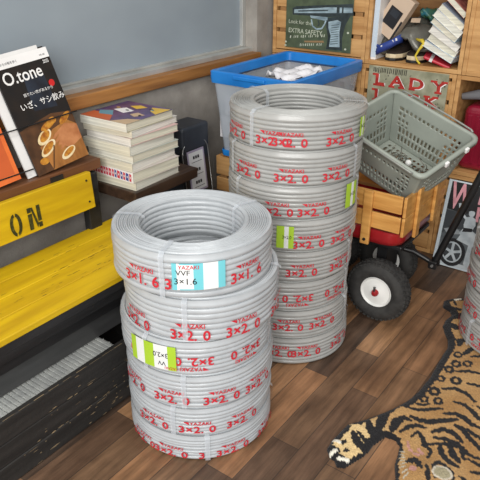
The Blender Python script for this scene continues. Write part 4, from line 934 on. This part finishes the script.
def build_rug():
    st_ = .003; xs = np.arange(1.04,2.29,st_); ys = np.arange(-.26,.565,st_); PX, PY = np.meshgrid(xs, ys, indexing='ij')
    ins = np.zeros(PX.shape, bool); dd = np.full(PX.shape, 9.0); O = RUG_OUTLINE; n = len(O)
    for i in range(n):
        a, b = O[i], O[(i+1)%n]
        c = (a[1] > PY) != (b[1] > PY)
        with np.errstate(divide='ignore', invalid='ignore'): xi = (b[0]-a[0])*(PY-a[1])/((b[1]-a[1]) or 1e-9)+a[0]
        ins ^= c & (PX < xi); dd = np.minimum(dd, seg_d(PX,PY,a,b)[0])
    rng = np.random.default_rng(4)
    wob = .0016*np.sin(PX*310+3*np.sin(PY*140))+.0012*np.sin(PY*420+PX*90)
    tanc = np.array(lin((190,150,98))); tan_d = np.array(lin((166,124,74))); pale = np.array(lin((226,196,142))); blk = np.array(lin((30,29,31)))
    f = .5+.5*np.sin(PX*23+2*np.sin(PY*17))*np.sin(PY*29+1.3); f = np.clip(f+rng.normal(0,.12,PX.shape),0,1)[...,None]
    col = tanc*f+tan_d*(1-f)
    arm_lit = np.clip((.16-np.hypot(PX-1.17,(PY-.50)))/.08,0,1)[...,None]; col = col*(1-arm_lit)+pale*arm_lit  # light falling on the front paw, blended into the pile colour
    dark = np.zeros(PX.shape, bool)
    bw = np.where((PX > 1.40) & (PY > .35), .024, np.where((PX < 1.13) & (PY < .40), .024, .009))
    dark |= (dd+wob) < bw
    for pts, hw in RUG_STRIPES:
        m = len(pts)-1
        for i in range(m):
            d, t = seg_d(PX,PY,pts[i],pts[i+1]); u = (i+t)/m; dark |= (d+wob*.7) < hw*1.55*(.6+.6*np.sin(np.pi*np.clip(u*.9+.05,0,1)))
    # the unseen far half carries the same stripes mirrored about the spine
    for pts, hw in RUG_STRIPES:
        q = [(x, .27-y*.9-.03) for x, y in pts if True]; m = len(q)-1
        for i in range(m):
            d, t = seg_d(PX,PY,q[i],q[i+1]); dark |= ((d+wob*.7) < hw*1.3) & (PY < .13)
    for c, r_ in RUG_RINGS:
        d = np.hypot((PX-c[0])*1.0,(PY-c[1])*1.25); r_ *= 1.2; dark |= (d+wob < r_) & (d+wob*.6 > r_*.40)
    col[dark] = blk
    pk_ = np.array(lin((190,140,128)))
    for i in range(len(RUG_PINK)-1): col[seg_d(PX,PY,RUG_PINK[i],RUG_PINK[i+1])[0]+wob < .0042] = pk_
    col[np.hypot(PX-1.194,PY-.327) < .010] = pk_
    col[np.hypot(PX-1.219,(PY-.26)) < .020] = np.array(lin((170,160,130)))
    col[np.abs(np.hypot(PX-1.219,(PY-.26))-.023) < .003] = np.array(lin((210,200,180)))
    for a, b in WHISK: col[seg_d(PX,PY,a,b)[0] < .0017] = np.array(lin((190,186,170)))
    for a, b in CLAWS: col[seg_d(PX,PY,a,b)[0] < .0062] = np.array(lin((236,230,214)))
    h = .0018+.0115*np.sqrt(np.clip(dd/.014,0,1))+rng.normal(0,.0006,PX.shape)+.0006*np.sin(PX*500)*np.sin(PY*470)
    for a, b in CLAWS: h += .003*np.clip(1-seg_d(PX,PY,a,b)[0]/.009,0,1)
    hd = np.clip(1-np.hypot(PX-1.19,PY-.26)/.11,0,1); h += .012*hd*hd*(3-2*hd)
    h = np.where(np.hypot(PX-1.958,PY-.256) < .22, np.minimum(h,.0155), h)
    idx = np.full(PX.shape, -1); ii = np.argwhere(ins); idx[ins] = np.arange(len(ii))
    vs = np.c_[PX[ins],PY[ins],h[ins]]; cs = np.c_[col[ins],np.ones(len(ii))]
    q = np.stack([idx[:-1,:-1],idx[1:,:-1],idx[1:,1:],idx[:-1,1:]],-1).reshape(-1,4); q = q[(q >= 0).all(1)]
    # skirt down to the floor
    from collections import Counter
    ec = {}
    for f4 in q.tolist():
        for k in range(4):
            a, b = f4[k], f4[(k+1)%4]; ec[(a,b)] = 1
    bd = [(a,b) for (a,b) in ec if (b,a) not in ec]
    vs = vs.tolist(); cs = cs.tolist(); low = {}; fs = q.tolist()
    for a, b in bd:
        for k in (a,b):
            if k not in low: low[k] = len(vs); vs.append([vs[k][0],vs[k][1],.0004]); cs.append(cs[k])
        fs.append([b,a,low[a],low[b]])
    me = bpy.data.meshes.new('tiger_rug'); me.from_pydata(vs, [], fs)
    ca = me.color_attributes.new('dye_and_light', 'FLOAT_COLOR', 'POINT'); ca.data.foreach_set('color', np.array(cs, dtype=np.float32).ravel())
    me.polygons.foreach_set('use_smooth', [True]*len(fs)); me.update()
    m = bpy.data.materials.new('rug_pile'); m.use_nodes = True; nt = m.node_tree; b = nt.nodes['Principled BSDF']
    at = nt.nodes.new('ShaderNodeVertexColor'); at.layer_name = 'dye_and_light'
    tc = nt.nodes.new('ShaderNodeTexCoord'); nz = nt.nodes.new('ShaderNodeTexNoise'); nz.inputs['Scale'].default_value = 260; nz.inputs['Detail'].default_value = 3
    nt.links.new(tc.outputs['Object'], nz.inputs['Vector'])
    hs = nt.nodes.new('ShaderNodeMix'); hs.data_type = 'RGBA'; hs.blend_type = 'MULTIPLY'; hs.inputs['Factor'].default_value = .6
    rp = nt.nodes.new('ShaderNodeValToRGB'); rp.color_ramp.elements[0].position = .3; rp.color_ramp.elements[0].color = (.55,.55,.55,1); rp.color_ramp.elements[1].position = .7; rp.color_ramp.elements[1].color = (1.2,1.2,1.2,1)
    nt.links.new(nz.outputs['Fac'], rp.inputs['Fac']); nt.links.new(at.outputs['Color'], hs.inputs['A']); nt.links.new(rp.outputs['Color'], hs.inputs['B']); nt.links.new(hs.outputs['Result'], b.inputs['Base Color'])
    bp = nt.nodes.new('ShaderNodeBump'); bp.inputs['Strength'].default_value = .6; bp.inputs['Distance'].default_value = .003; nt.links.new(nz.outputs['Fac'], bp.inputs['Height']); nt.links.new(bp.outputs['Normal'], b.inputs['Normal'])
    b.inputs['Roughness'].default_value = .9; b.inputs['Sheen Weight'].default_value = .15; b.inputs['Specular IOR Level'].default_value = .2
    me.materials.append(m)
    o = bpy.data.objects.new('tiger_rug', me); COL.objects.link(o); return o
tag(build_rug(), 'flat tiger shaped rug with black stripes and outstretched paw on the plank floor', 'rug')

# ------------------------------------------------------------------ light and camera
def area(name, loc, target, sx, sy, power, col):
    l = bpy.data.lights.new(name, 'AREA'); l.shape = 'RECTANGLE'; l.size = sx; l.size_y = sy; l.energy = power; l.color = col
    o = bpy.data.objects.new(name, l); COL.objects.link(o); o.location = loc
    o.rotation_euler = (Vector(target)-Vector(loc)).to_track_quat('-Z','Y').to_euler(); return o
area('daylight_window', (-1.5,-.45,1.85), (1.2,.9,.35), 2.4, 1.5, 96, (1,.985,.96))
area('overhead_fill', (1.2,.5,2.9), (1.25,.7,0), .9, .6, 14, (1,.96,.9))  # unseen soft light added overhead to lift the brightness
wd = bpy.data.worlds.new('room_light'); scn.world = wd; wd.use_nodes = True
wd.node_tree.nodes['Background'].inputs['Color'].default_value = (.93,.97,1,1); wd.node_tree.nodes['Background'].inputs['Strength'].default_value = .35
cam = bpy.data.cameras.new('camera'); co = bpy.data.objects.new('camera', cam); COL.objects.link(co)
co.location = (0,0,1.242); co.rotation_euler = (R(90-26.354), 0, R(36.215-90))
cam.sensor_fit = 'HORIZONTAL'; cam.sensor_width = 36; cam.lens = 617.4/480*36; cam.clip_start = .02
scn.camera = co
vs_ = scn.view_settings; vs_.view_transform = 'Standard'; vs_.look = 'None'; vs_.gamma = 1; vs_.use_curve_mapping = False; vs_.exposure = .42
